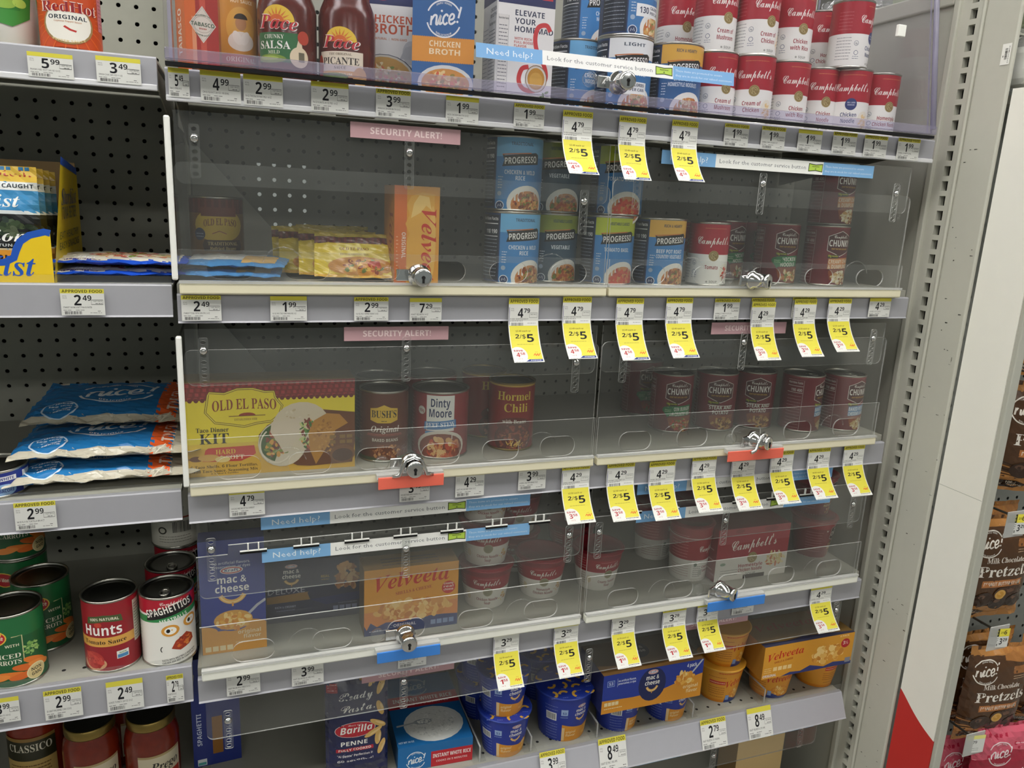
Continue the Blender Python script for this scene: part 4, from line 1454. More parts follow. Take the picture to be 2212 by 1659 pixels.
def a_dinty(g, W_, H):
    g.rect(-W_ / 2, 0, W_ / 2, H, '8c2028').rect(-22, 45, 22, H - 5, 'e4e3de')
    g.text('Dinty', 0, 83, 12.5, '27355e', 30, st='b').text('Moore', 0, 67, 12.5, '27355e', 35, st='b')
    g.ell(-31, 76, 6.5, 6.5, 'd8d4cc').text('10g', -31, 73.5, 4.5, '8c2028', 9)
    g.poly([(-26, 46), (26, 50), (25, 63), (-25, 59)], '3f7ab4').text('BEEF STEW', 0, 52, 6.8, 'ecf0f4', 46, st='s', rot=.07).poly([(-24, 36), (8, 38), (8, 46), (-24, 44)], '4a88c0')
    g.ell(2, 20, 40, 26, 'd8d0c4').ell(2, 18, 36, 23, '7c3420').food(2, 18, 32, 20, ['d08a50', 'b8623a', 'd8a468', 'c04a2c', 'e0b880', '8a3c24'], 44, 7, 6, asp=.7)
    g.lines(-W_ / 2 + 6, -50, [14 + 6 * i for i in range(14)], .9, 'c88a88', 5)


can('dinty', 44, 106, a_dinty, pull=False)


def a_hormel(g, W_, H):
    g.rect(-W_ / 2, 0, W_ / 2, H, '8a1f1f').rect(-W_ / 2, H - 6, W_ / 2, H - 3, 'c8a24c')
    g.text('Hormel', 3, 84, 14, 'dcc04a', 58, st='s').text('Chili', 6, 65, 14, 'dcc04a', 40, st='s')
    g.ell(4, 42, 30, 14, '6a201a').text('with Beans', 4, 46, 6.4, 'e4dcd0', 40, st='s').lines(-14, 22, [41.5], 1, 'c8a08c', 3)
    g.food(3, 20, 33, 26, ['8c3a2c', '6e2620', '9c4a34', '5c1e1c', 'a8603c'], 90, 4.2, 7, base='5c1f1a', asp=.7)
    g.food(6, 12, 16, 7, ['e0b45c', 'd8a040', 'eccb80'], 24, 4.5, 8, asp=.22)


can('hormel', 37.5, 112, a_hormel, True, False)


def a_hunts(g, W_, H):
    g.rect(-W_ / 2, 0, W_ / 2, H, '94202a').rect(-W_ / 2, 46, W_ / 2, 62, 'd8a24e')
    g.poly([(-24, 85), (-22, 97), (0, 101), (22, 98), (24, 86), (0, 90)], '4a5a34').text('100% NATURAL', 0, 90, 4.6, 'e8e4d0', 38, arch=2)
    g.ell(-8, 84, 5, 4, 'c04030').text('Hunts', -3, 66, 17, 'f2eeea', 50, st='b').text('Tomato Sauce', -2, 50.5, 7.2, '33231a', 58, st='s')
    g.ell(-18, 16, 18, 12, 'd0a078').food(-18, 22, 15, 15, ['b83a34', 'c84a40', 'a42c2a'], 30, 5, 5, base='b23834')
    g.rect(13, 22, 29, 35, 'e6e6e0').rect(14, 23, 28, 29, '4a86b8').text('NON', 21, 30, 3, '4a8a4a', 9)
    g.rect(40, 40, 58, 112, 'cfc9ba').lines(42, 56, [44 + 5 * i for i in range(13)], 1.2, '55504a', 4)


can('hunts', 35.5, 108, a_hunts, pull=False)


def a_spag(g, W_, H):
    g.rect(-W_ / 2, 0, W_ / 2, H, 'eae8e2').rect(-W_ / 2, 92, W_ / 2, H, 'b01c30').poly([(-W_ / 2, 70), (W_ / 2, 88), (W_ / 2, 96), (-W_ / 2, 84)], '2f8a4c')
    g.text("Campbell's", 12, 107, 6, 'f0dcd8', 32, st='c')
    g.poly([(-24, 80), (-22, 96), (40, 112), (46, 100), (44, 95)], '1c1a1c').text('SPAGHETTIOS', 9, 92, 12.5, 'f4f0e8', 64, rot=.22, arch=2)
    g.text('MEATBALLS', 14, 79, 6, 'f0f4ec', 38, rot=.18)
    for x, y in ((8, 62), (38, 70)):
        g.ell(x, y, 12, 10, 'd9983c').ell(x, y, 8, 6.5, 'f4f2ec').ell(x - 3, y, 2.6, 3.4, '161412').ell(x + 2, y + 1, 1.2, 1.2, 'e8b060')
    g.poly([(8, 30), (14, 42), (30, 52), (40, 44), (42, 34), (34, 28), (20, 24)], 'a83a22').food(26, 37, 13, 10, ['c8532c', 'e08a44', '8a2c1c', 'd8702f'], 26, 4, 5)
    g.arc(0, 30, 6, 6, 2.2, 3.9, 1.4, '2a2622')
    g.text('PASTA WITH MEATBALLS MADE WITH\nCHICKEN AND BEEF IN TOMATO SAUCE', 20, 11, 3.2, '2c2a28', 50, rot=.1, lead=4.6)
    g.lines(-W_ / 2 + 3, -40, [10 + 6 * i for i in range(12)], 1, '9a9894', 3)


can('spag', 36, 106, a_spag)


def a_carrot(g, W_, H):
    g.rect(-W_ / 2, 0, W_ / 2, H, '1f5a34').poly([(-W_ / 2, 90), (W_ / 2, 76), (W_ / 2, H), (-W_ / 2, H)], '236a3c')
    g.ell(-18, 84, 17, 13, 'e6c24a').ell(-18, 84, 15.4, 11.4, 'b8202c').text('Del Monte', -18, 81, 6.5, 'f2e8d0', 26)
    g.stroke([(4, 84), (16, 84), (16, 40)], 1.2, 'c8c090').text('WITH', 4, 68, 4.2, 'e0dcc0', 16).text('SLICED\nCARROTS', -6, 50, 7.2, 'e8e4d0', 38, st='s', lead=10)
    g.food(26, 58, 12, 12, ['7fae5a', '5f924a', '9cc070'], 40, 3, 4)
    for i, (x, y, a) in enumerate(((30, 36, -.5), (18, 30, -.25), (36, 28, -.35), (0, 22, -.1), (14, 18, .1), (-18, 18, .2))): g.ell(x, y, 17, 5.5, ('e07a30', 'd8692a', 'e88a3c')[i % 3], rot=a)
    g.ell(30, 18, 13, 13, 'e6d8ac').ell(30, 18, 11.5, 11.5, 'd8c48c').text('NON\nGMO', 30, 19.5, 5.4, '3a3420', 14, lead=7.5)


can('carrot', 36.5, 106, a_carrot, pull=False)


def a_back(g, W_, H):
    g.rect(-W_ / 2, 0, W_ / 2, H, 'd8d4c8').lines(-24, 14, [50 + 4 * i for i in range(10)], 1, '66645c', 4).bars(-2, 30, 26, 50, '2a2a2a', 5).ell(-18, 34, 7, 7, '44423c').ell(-18, 34, 4.5, 4.5, 'd8d4c8').rect(10, 56, 24, 59, 'b04a3a')
    g.lines(-24, 26, [22, 17, 12], 1, '77746a', 6)


can('barcodecan', 36, 104, a_back)


def a_tuna(g, W_, H):
    g.rect(-W_ / 2, 0, W_ / 2, H, '26368a').rect(-20, 22, 24, 28, 'e6e6ea').text('SOLID WHITE', 3, 23, 3.6, '26368a', 36).ell(8, 10, 15, 8, '8fb4de').text('ALBACORE', 8, 7, 4.4, '26368a', 24).rect(34, 4, 50, 30, 'd8d8d4')


can('tuna', 42, 36, a_tuna)


# ---------------------------------------------------------------- microwave bowls and cups
def bowl(kind, r0, r1, H, art, lidmat, lidart=None, rim=2.0, name='soup_bowl'):
    g = G()
    rm = max(r0, r1)
    art(g, 2 * PI * rm, H)
    fn, nf, du, rm = cylmap(r0, r1, H)
    lab = g.mesh('cup_wall', lambda u, v, e: fn(u, v, e), 'ink', du, None, 0.05, nf)
    base = MB().lathe([(0, 2), (r0 - 3, 2), (r0 - 2, 0), (r0, 0), (r0 + .2, 2.5)], M['plasticwhite'], 40).mesh_mm('foot')
    rmh = MB().lathe([(r1 - .5, H - 1), (r1 + rim, H - .8), (r1 + rim + .5, H + .6), (r1 + rim - .4, H + 2), (r1 - .6, H + 2)], lidmat, 40).mesh_mm('rim')
    parts = [('cup_wall', lab), ('foot', base), ('rim', rmh)]
    if lidart:
        q = G()
        R = r1 + rim - .3
        q.ell(0, 0, R, R, lidart[0], 40)
        lidart[1](q, R)
        parts.append(('film_lid', q.mesh('film_lid', lambda u, v, e: (u, v, H + 1.6 + e), 'ink', eps=.06)))
    else:
        parts.append(('lid', MB().lathe([(r1 - .6, H + 2), (r1 - 3, H + 3.5), (r1 - 6, H + 3.5), (r1 - 8, H + 1.5), (0, H + 1.5)], lidmat, 40).mesh_mm('lid')))
    KIND[kind] = dict(name=name, parts=parts, r=(r1 + rim) * .001, h=(H + 3) * .001)


M['redlid'] = paint('red_plastic_lid', '8e2430', 0.35, 0, 0.05)
M['bluelid'] = paint('blue_paper_rim', '2a3f98', 0.35, 0, 0.05)
M['yellowlid'] = paint('yellow_paper_rim', 'e2a63a', 0.35, 0, 0.05)


def soupcup(names, split=.52):
    def art(g, W_, H):
        g.rect(-W_ / 2, 0, W_ / 2, H, 'e4e0d8').rect(-W_ / 2, H * split, W_ / 2, H, '9a1f2e').rect(-W_ / 2, H * .86, W_ / 2, H, '83202c')
        g.text("Campbell's", 0, H * split + 9, 10.5, 'f0ebe4', 52, st='c', arch=-1).lines(-16, 18, [H * .8], 1, 'c87a78', 3)
        g.ell(2, H * split - 4, 9.5, 8.5, 'a09878').ell(2, H * split - 4, 7.6, 6.8, '8a8464')
        for i, q in enumerate(names): g.text(q, 2, H * split - 21 - 7 * i, 5, '8e2434', min(48, len(q) * 3.3), arch=-.8)
        g.food(38, H * .28, 12, 10, ['e0c080', 'd8a860', 'c88a48'], 18, 3.5, 4)
        g.ell(-40, H * .3, 5, 7, 'd8c8a8').lines(-60, -46, [12 + 5 * i for i in range(8)], 1, 'a89a94', 3).lines(-66, -46, [H * .6 + 5 * i for i in range(5)], 1, 'c88a88', 5)
    return art


bowl('bowlnoodle', 34, 46, 72, soupcup(['Chicken Noodle', 'Soup']), M['redlid'])
bowl('bowlhome', 34, 46, 72, soupcup(['Homestyle', 'Chicken Noodle']), M['redlid'])
bowl('bowltomato', 34, 46, 72, soupcup(['Creamy Tomato', 'Soup']), M['redlid'])


def tallcup(g, W_, H):
    g.rect(-W_ / 2, 0, W_ / 2, H, 'dcd8d0').rect(-W_ / 2, H * .40, W_ / 2, H, '9c1a28').arc(0, H * .86, W_ / 2, 6, PI, 2 * PI, 1.4, 'e0c8c4')
    g.text("Campbell's", 26, H * .56, 13, 'f0ebe4', 54, st='c').rect(-14, 6, 34, H * .40, 'eeece6').text('Creamy\nTomato', 22, 26, 5.2, '9c2436', 24, lead=8)
    g.lines(-10, 8, [10 + 4 * i for i in range(6)], 1, '888480', 4).rect(2, 12, 12, 24, 'c8c6c0').lines(-60, -24, [H * .45 + 6 * i for i in range(8)], 1, 'd88a8a', 4).lines(-60, -20, [10 + 5 * i for i in range(5)], 1, 'b08a88', 5)
    g.ell(-6, H * .32, 3.5, 3.5, '6a7a6a')


bowl('cuptall', 34, 41, 108, tallcup, M['redlid'], name='soup_cup')


def chunkcup(g, W_, H):
    g.rect(-W_ / 2, 0, W_ / 2, H, '7c1f2a').rect(-W_ / 2, H * .8, W_ / 2, H, '9a2a34')
    hx = [(6, 42), (6, 66), (28, 72), (50, 66), (50, 42), (28, 36)]
    g.poly(hx, '33161a').stroke(hx, 1, 'd8d0c8', close=True).text("Campbell's", 28, 61, 5, 'e8e2da', 26, st='c').text('CHUNKY', 28, 48, 9.5, 'e8e2da', 40)
    g.rect(12, 30, 34, 36, '3a4a24').text('CLASSIC CHKN\nNOODLE', 26, 26, 5.2, 'e0c890', 38, lead=8).food(34, 8, 22, 8, NOODLE, 26, 4, 4)
    g.text('v', -4, 58, 5, 'e0d4d0', 5)
    g.lines(-50, -14, [14 + 6 * i for i in range(8)], 1, 'a86a6c', 4)


bowl('cupchunk', 33, 44, 80, chunkcup, M['redlid'])


def kraft_logo(g, x, y, s):
    g.ell(x, y, 11 * s, 4.2 * s, 'e8e4e4').ell(x, y, 10 * s, 3.5 * s, 'c02c34').ell(x, y, 8.6 * s, 2.4 * s, 'ecebea').text('Kraft', x, y - 1.3 * s, 2.9 * s, '24388a', 13 * s)


def macface(g, x, y, s, kraft=True):
    """logo block of the macaroni brand: words and a noodle smile"""
    if kraft: kraft_logo(g, x, y + 15 * s, s * .9)
    g.text('mac &', x, y + 2.5 * s, 7 * s, 'f4f2ee', 25 * s).text('cheese', x, y - 6.5 * s, 7 * s, 'f4f2ee', 29 * s)
    g.arc(x, y - 6 * s, 11 * s, 10.5 * s, PI + .35, 2 * PI - .35, 4.2 * s, 'e2b060').arc(x, y - 6.4 * s, 11 * s, 10.5 * s, PI + .4, 2 * PI - .4, 1.4 * s, 'f0d08c').rect(x - .8 * s, y - 21 * s, x + .8 * s, y - 17 * s, 'd89a48')


def maccup(g, W_, H):
    g.rect(-W_ / 2, 0, W_ / 2, H, '22389a')
    g.poly([(-18, 0), (-18, H * .40), (0, H * .36), (30, H * .30), (60, H * .36), (60, 0)], 'e0962c')
    macface(g, 20, H * .66, .92)
    g.text('original\nflavor', 2, 18, 5, 'f2d8a4', 22, al='c', lead=7)
    g.food(46, 16, 14, 14, CHEESE, 30, 5, 4)
    g.rect(-21, H * .62, -8, H * .76, '9fb8e0').text('53', -14.5, H * .65, 4.6, '22389a', 7).lines(-22, -6, [H * .57], 1, '9fb8e0', 3)
    g.rect(-52, H * .48, -30, H * .66, 'e6e6e6').bars(-50, H * .5, -32, H * .64, '222222', 4, 14)
    g.lines(-54, -28, [6 + 6 * i for i in range(6)], 1, '7f90c8', 4).lines(-54, -28, [H * .72, H * .8], 1, '7f90c8', 5)
    g.poly([(-18, 2), (-12, 2), (-12, 30), (-18, 30)], 'e8c890')


def maclid(g, R):
    r = random.Random(7)
    pts = []
    for i in range(400):
        a, d = r.uniform(0, 6.28), R * math.sqrt(r.random()) * .9
        x, y = d * math.cos(a), d * math.sin(a)
        if all(math.hypot(x - p, y - q) > R * .36 for p, q in pts): pts.append((x, y))
    for x, y in pts:
        b = r.uniform(0, 6.28)
        g.arc(x, y, R * .14, R * .14, b, b + 2.6, R * .09, 'd8a83c', 8)
        g.lines(x - R * .1, x + R * .1, [y - R * .2], .9, '8a9ad0', 3)


bowl('maccup', 36, 46, 76, maccup, M['bluelid'], ('24389a', maclid), name='macaroni_cup')
bowl('macbig', 42, 53, 92, maccup, M['bluelid'], ('24389a', maclid), name='macaroni_cup')


def velcup(g, W_, H):
    g.rect(-W_ / 2, 0, W_ / 2, H, 'e09a2e').rect(-W_ / 2, 0, W_ / 2, 6, 'd88420')
    g.text('Velveeta', 18, 40, 15, 'c4301e', 60, st='z', rot=.15, arch=2)
    g.food(20, 18, 22, 13, CHEESE, 40, 5, 4, base='d88a2c').poly([(-12, 0), (-8, 18), (18, 6), (60, 4), (60, 0)], '2a3c7c').rect(-9, 6, 0, 17, '7f9cd0')
    g.rect(-48, 42, -14, 50, 'c83a30').lines(-47, -15, [45], 1.6, 'f0c8a0', 3).lines(-50, -14, [58, 34, 29, 24, 19], 1.2, 'a85a1c', 4).lines(-46, -14, [12], 1, 'a85a1c', 5)
    g.lines(-30, 30, [H - 6], 1.6, 'c4301e', 6)


bowl('velcup', 36, 47, 74, velcup, M['yellowlid'], ('dc9f36', lambda g, R: g.text('Velveeta', 0, 0, 12, 'c4301e', R * 1.3, st='z')), name='macaroni_cup')
# ---------------------------------------------------------------- cartons
def A():
    return G()


def f_tacokit():
    w, h = 232, 134
    g = A()
    g.rect(0, 0, w, h, 'e8d432').rect(0, 0, w, 44, 'd8ab3a').rect(0, 40, w, 47, 'e0bf36')
    g.rect(0, h - 25, w, h, '7c2424')
    for i in range(30):
        for j in range(4): g.rect(i * 8 + j * 2, h - 25 + j * 6.2, i * 8 + 4.6 + j * 2, h - 20.5 + j * 6.2, 'a8383a' if (i + j) % 2 else '94302f')
        g.ell(i * 8 + 3, h - 25, 3, 3, '6a1c1c', n=10)
    sh = [(30, 92), (34, 116), (36, 120), (55, 118), (72, 124), (92, 124), (108, 119), (120, 119), (122, 110), (131, 98), (126, 84), (116, 76), (96, 74), (80, 70), (60, 74), (42, 77)]
    g.poly(sh, 'e8d432').stroke(sh, 3.2, '7a5a18', close=True).stroke(sh, 1.4, 'e6d84a', close=True)
    g.text('OLD EL PASO', 81, 93, 15, '8c3a20', 84, st='s', arch=2.5).ell(84, 86, 11, 4, '9c3c22', a0=0, a1=PI).rect(60, 85, 108, 86, '7a4a1c').text('ESTABLISHED 1938', 82, 79, 3, '9c7c2c', 30, st='s')
    g.text('Taco Dinner', 38, 64, 6.5, '2c2618', 42, st='s').text('KIT', 40, 47, 15, '241e12', 38, st='s')
    g.poly([(24, 22), (28, 38), (32, 41), (92, 42), (94, 30), (88, 26), (74, 20), (40, 21)], 'c8362c').text('HARD', 54, 31.5, 7, 'e8c23c', 26, st='s').text('& SOFT', 62, 23.5, 6.2, 'e8d8b0', 32, st='s')
    g.text('6 Taco Shells, 6 Flour Tortillas,\nMild Taco Sauce, Seasoning Mix', 52, 12, 4.2, '3c2c10', 88, st='s', lead=6.4).text('& A Meal & Tortillas', 52, 2.5, 2.2, '3c2c10', 36, st='s')
    g.ell(16, 26, 9, 4, '6a3a20').ell(32, 27, 14, 5, 'd8a850').ell(50, 24, 10, 4.5, 'e6cf8c')
    g.poly([(168, 6), (150, 8), (120, 24), (100, 44), (98, 56), (110, 70), (140, 86), (170, 92), (232, 84), (232, 40), (228, 8)], '6a3a18')
    g.ell(130, 42, 33, 34, 'd8cdb8').ell(128, 44, 29, 29, '3c5a2a', a0=1.2, a1=4.4).food(122, 42, 18, 24, ['7a8a3c', '8a3a2c', '6a2a30', 'd8a04a', 'a0563c'], 60, 4.5, 4)
    g.ell(156, 66, 40, 36, 'd8cab0', rot=.2).food(152, 68, 34, 28, ['c8b492', 'e0d4bc', 'b89878'], 26, 3, 5)
    g.poly([(116, 74), (114, 60), (124, 44), (132, 28), (138, 30), (150, 50), (160, 80)], 'd8cab4').arc(122, 40, 22, 26, 2.2, 5.6, 2, 'e8dfcc')
    g.food(166, 54, 14, 28, ['3f6a2c', '5a8a3a', 'b0522c', 'e0a048', '7a3420', 'c8d08a'], 70, 5, 6, asp=.4)
    g.poly([(176, 8), (168, 30), (166, 56), (174, 74), (192, 84), (210, 82), (222, 68), (204, 58), (196, 40)], 'b8812e').food(188, 50, 18, 32, ['c8923c', 'a87024', '98641e'], 50, 2.6, 7)
    for x in (200, 214, 224):
        for y in (40, 48): g.rect(x - 4, y - 2.6, x + 4, y + 2.6, '8a6420')
    g.ell(214, 22, 18, 14, '7a4a20').ell(214, 20, 15, 10, '4c2814')
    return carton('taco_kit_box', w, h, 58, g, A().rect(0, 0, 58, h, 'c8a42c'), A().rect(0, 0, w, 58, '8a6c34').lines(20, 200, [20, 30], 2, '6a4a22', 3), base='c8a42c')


def f_tabasco():
    g = A()
    g.rect(0, 0, 40, 150, 'd8682c').rect(8, 0, 14, 96, 'e0946a').rect(13, 6, 40, 150, 'a82c26').rect(18, 8, 25, 150, 'c8503e')
    g.poly([(21, 52), (37, 84), (21, 116), (5, 84)], 'ded4c6').stroke([(21, 55), (35.5, 84), (21, 113), (6.5, 84)], .6, '8a8a84', close=True)
    g.arc(21, 84, 11, 14, 0, 6.28, .5, '9c8c80').text('TABASCO', 21, 81, 6.4, '3c5a44', 28, st='b').text('BRAND', 21, 75.5, 2.6, 'b8402c', 9).text('McILHENNY CO', 21, 96, 2.4, '3c5a44', 18, arch=3).text('PEPPER SAUCE', 21, 67, 2.4, '3c5a44', 18, arch=-3)
    g.rect(6, 3, 24, 5, '2c2a28').text('NET', 34, 2, 3, 'e8e0d4', 8)
    s = A().rect(0, 0, 34, 150, 'd8702c')
    s.text('TABASCO', 20, 70, 12, 'f0e4d4', 80, rot=PI / 2, st='b')
    for a in (g, s):
        for i, o in enumerate(a.sh):
            q = o[0] * np.array([1, .66])
            a.sh[i] = (q, o[1], o[2], o[3], q.min(0), q.max(0))
    return carton('hot_sauce_box', 40, 99, 34, g, s, base='d8682c')


def f_broth_nice():
    g = A()
    w, h = 84, 150
    g.rect(0, 0, w, h, '2b5f98')
    g.rect(0, 44, w, 74, 'd8913a')
    for i in range(28): g.ell(i * 3 + 1.5, 74, 1.5, 1.3, 'd8913a', n=8).ell(i * 3 + 1.5, 44, 1.5, 1.3, 'd8913a', n=8)
    g.nice(42, 98, 23, 'e6e9ec', rot=.1).text('CHICKEN\nBROTH', 44, 63, 7, 'f0dcb8', 42, lead=10)
    g.ell(46, 16, 38, 24, 'cfd2d2').ell(46, 16, 33, 19.5, 'c88a44').food(46, 16, 30, 17, ['d8b068', 'c85a3a', 'e0c48c', 'b87838', 'd86a4a', '8a7a3a'], 90, 4, 5)
    g.rect(74, 126, 82, 146, '3a6ea4').lines(75, 81, [130, 135, 140], 1, 'a8c0d8', 3)
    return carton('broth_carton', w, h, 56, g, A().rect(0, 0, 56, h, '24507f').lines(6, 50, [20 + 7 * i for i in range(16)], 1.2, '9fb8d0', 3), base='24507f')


def f_broth_white(elev):
    w, h = 86, 160
    g = A()
    g.rect(0, 0, w, h, 'e6e5e2')
    if elev:
        g.rect(0, 136, w, h, '252a5a').rect(66, 146, 82, 160, 'c03440').rect(0, 0, 2, h, 'cfcecb')
        g.rect(3, 12, 18, 120, 'dcdad6').stroke([(3, 12), (18, 12), (18, 120), (3, 120)], .4, '8a8a90', close=True).text('Nutrition Facts', 10.5, 114, 2.6, '3a3a44', 14).lines(4, 17, [20 + 5 * i for i in range(18)], 1.1, '6a6a74', 4)
        g.text('ELEVATE\nYOUR\nHOMEMADE', 27, 121, 7.6, '27304e', None, al='l', st='b', lead=11)
        g.text('WITH RICH\nFULL-BODIED\nFLAVOR', 27, 88, 3.4, 'b8453c', None, al='l', st='b', lead=5)
        g.stroke(crom([(80, 104), (74, 112), (62, 108), (58, 92), (62, 74), (74, 54), (76, 36), (62, 20), (44, 20), (36, 32), (40, 48), (50, 52)]), 6.5, 'c8383c')
        g.ell(62, 36, 16, 19, 'd8d2c8').ell(62, 36, 13, 15.5, 'c08c34').ell(62, 34, 10, 11, 'cfa04a').arc(62, 36, 16, 19, 0, 6.28, 1, '8a6a48')
        for x, y in ((74, 14), (79, 18), (70, 10)): g.ell(x, y, 3.5, 1.6, '6a8a4a', rot=x)
        g.stroke([(34, 2), (50, 2), (50, 10), (34, 10)], 1, 'c8705c', close=True).lines(36, 48, [5], 2, 'c8705c', 3).lines(78, 84, [12, 9], 1, '8a8a8a', 2)
    else:
        g.rect(0, 138, w, h, '2a3160').ell(30, 150, 12, 6, 'c03440')
        g.text('CHICKEN', 42, 112, 11, 'c8522e', 62, st='b').text('BROTH', 46, 96, 14, 'c8522e', 60, st='b').text('NATURAL  |  NON-GMO', 42, 87, 3.2, 'c8784e', 48)
        g.ell(72, 70, 12, 18, 'c4c6ca').poly([(56, 60), (64, 78), (80, 84), (86, 60)], 'b8bac0')
        g.ell(34, 28, 46, 38, '3a4660').ell(34, 30, 43, 35, 'd8d4c8').ell(34, 30, 40, 32, 'c89a4c').food(34, 28, 36, 28, ['d8b878', 'c85a34', 'e8d8a8', 'b88a44', 'd87048', '7a8a3a'], 110, 4, 5)
        g.arc(80, 34, 6, 12, -1.5, 1.5, 4, '3a4660')
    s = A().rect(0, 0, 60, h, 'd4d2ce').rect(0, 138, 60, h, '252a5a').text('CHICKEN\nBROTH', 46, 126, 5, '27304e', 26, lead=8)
    s.stroke([(28, 8), (58, 8), (58, 116), (28, 116)], .6, '6a6a74', close=True).text('Nutrition Facts', 43, 108, 4, '3a3a44', 26).lines(30, 56, [14 + 5 * i for i in range(18)], 1.3, '6a6a74', 4)
    s.lines(4, 24, [14 + 6 * i for i in range(16)], 1.2, '8a8a92', 6)
    return carton('broth_carton', w, h, 60, g, s, base='d4d2ce')


def f_velveeta_loaf():
    w, h = 66, 136
    g = A()
    g.rect(0, 0, w, h, 'dd9a34').rect(0, 0, 18, h, 'd46f33').poly([(18, 0), (18, 60), (22, 70), (16, 84), (22, 96), (18, 110), (24, 122), (40, 128), (58, 126), (60, 40), (52, 0)], 'e2a944')
    g.poly([(24, 92), (28, 112), (36, 124), (50, 122), (54, 104), (46, 110), (38, 100)], 'eec878').ell(56, 60, 5, 50, 'e8b65c')
    g.text('Velveeta', 40, 46, 22, 'c4301e', 118, st='z', rot=-PI / 2)
    g.text('ORIGINAL', 11, 54, 5.5, 'f0dccc', 36, rot=-PI / 2).lines(3, 6, [20 + 5 * i for i in range(10)], 1.2, 'e8b890', 3)
    s = A().rect(0, 0, 56, h, 'b87a30').text('Velveeta', 30, 50, 20, '8c3a1c', 100, st='z', rot=-PI / 2)
    return carton('cheese_loaf_box', w, h, 56, g, s, base='c8862c')


def f_kraft():
    w, h = 90, 180
    g = A()
    g.rect(0, 0, w, h, '263a92').rect(0, 0, w, 36, 'd8972e').ell(0, 36, 22, 9, 'd8972e').ell(66, 28, 34, 22, 'd8972e').ell(44, 46, 22, 12, '263a92')
    g.text('no artificial flavors,\npreservatives, or dyes', 44, 142, 4, 'c8cfe8', 52, lead=6)
    macface(g, 44, 108, 1.6)
    g.ell(44, 52, 27, 16, 'd8a048').food(44, 50, 26, 15, CHEESE, 70, 5, 4).stroke([(66, 60), (78, 72), (90, 80)], 4, 'b8bcc8')
    g.text('original\nflavor', 82, 28, 6, 'f0dcae', None, al='r', lead=8)
    for i in range(4): g.rect(4 + i * 10, 4, 12 + i * 10, 12, 'ecd9a8')
    g.lines(46, 86, [14], 1.3, 'e8c88a', 3)
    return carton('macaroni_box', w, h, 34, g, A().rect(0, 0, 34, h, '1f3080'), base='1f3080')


def f_deluxe():
    w, h = 146, 106
    g = A()
    g.rect(0, 0, w, h, '22294e').poly([(0, 34), (66, 36), (62, 48), (64, 50), (0, 46)], '9c7436').poly([(66, 36), (146, 42), (146, 28), (90, 24)], '1d2a66')
    macface(g, 38, 82, .95)
    g.text('DELUXE', 30, 50, 9.5, 'b8bac8', 56, st='r').text('REAL', 90, 72, 4, 'b89a4a', 13).lines(84, 96, [68], 1, 'b89a4a', 3)
    g.text('RICH & CREAMY', 28, 25, 3.4, 'aab0c8', 32).lines(14, 42, [20], 1, '8a90b0', 3)
    g.food(124, 70, 22, 26, ['c89058', 'b87a44', 'd8a468', 'a8683a', 'e0b47c'], 60, 8, 5, asp=.55)
    for i in range(4): g.rect(102 + i * 10, 12, 110 + i * 10, 20, '8a92b8')
    g.lines(110, 140, [24], 1, '8a92b8', 4)
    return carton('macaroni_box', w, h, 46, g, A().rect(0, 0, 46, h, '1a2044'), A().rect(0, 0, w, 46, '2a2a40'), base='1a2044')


def f_shells():
    w, h = 150, 112
    g = A()
    g.rect(0, 0, w, h, 'e09c32').rect(0, 0, w, 22, '2a3a72')
    g.text('Velveeta', 76, 78, 25, 'c4301e', 118, st='z', rot=.07, arch=3).text('SHELLS & CHEESE', 78, 68, 5.2, 'a8381c', 58, st='s', rot=.1)
    g.ell(134, 68, 11, 11, 'c4302c').text('creamy\nreal\ncheese', 134, 73, 3.8, 'f4e0d4', 16, lead=5.2)
    g.poly([(0, 18), (4, 10), (10, 22), (20, 14), (34, 20), (60, 18), (100, 24), (150, 20), (150, 46), (0, 40)], 'd8843a')
    g.food(76, 38, 70, 19, ['e8b45c', 'd8923c', 'f0c87c', 'c87c2c', 'eebc6a'], 120, 7, 5, asp=.65)
    g.text('ORIGINAL', 64, 10, 5, 'd8d8e4', 36).lines(8, 40, [6], 1.6, 'b8bcd0', 3)
    for i in range(4): g.rect(106 + i * 10, 6, 114 + i * 10, 14, '7f94c0')
    t = A().rect(0, 0, w, 48, '8a6a3a').lines(30, 120, [10, 20, 30], 3, '5a4a4a', 3)
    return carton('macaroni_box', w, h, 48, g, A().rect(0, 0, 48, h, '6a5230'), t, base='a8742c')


def f_fourpack():
    w, h = 160, 104
    g = A()
    g.rect(0, 0, w, h, 'e2ded6').rect(0, 44, w, h, '9e2132').rect(0, 74, w, h, 'a8404a')
    g.ell(14, 92, 4, 4, 'c88088').ell(14, 92, 3.2, 3.2, 'a8404a').ell(116, 98, 16, 5, '943440').ell(46, 98, 10, 4, '943440')
    g.text("Campbell's", 82, 62, 21, 'f0e8e0', 100, st='c', rot=.05)
    medal(g, 80, 42, 11)
    g.food(132, 34, 24, 17, ['e8d8a8', 'd8c080', 'f0e4c0', 'c8744a', 'e0cc90'], 60, 6, 4, asp=.4)
    g.text('Homestyle\nChicken Noodle', 78, 24, 6.6, '9c2436', 54, lead=9).text('SOUP', 80, 7, 4.5, '8a8a88', 22)
    g.ell(16, 34, 6, 3, '8aa08a').lines(12, 50, [20, 15, 10], 1.2, '9a9894', 3).rect(64, 0, 112, 8, '3c3432')
    return carton('soup_carton', w, h, 78, g, A().rect(0, 0, 78, h, '8a2a34').lines(8, 70, [20, 40, 60], 2, 'c08a88', 3), A().rect(0, 0, w, 78, '7c2a34'), base='8a2a34')


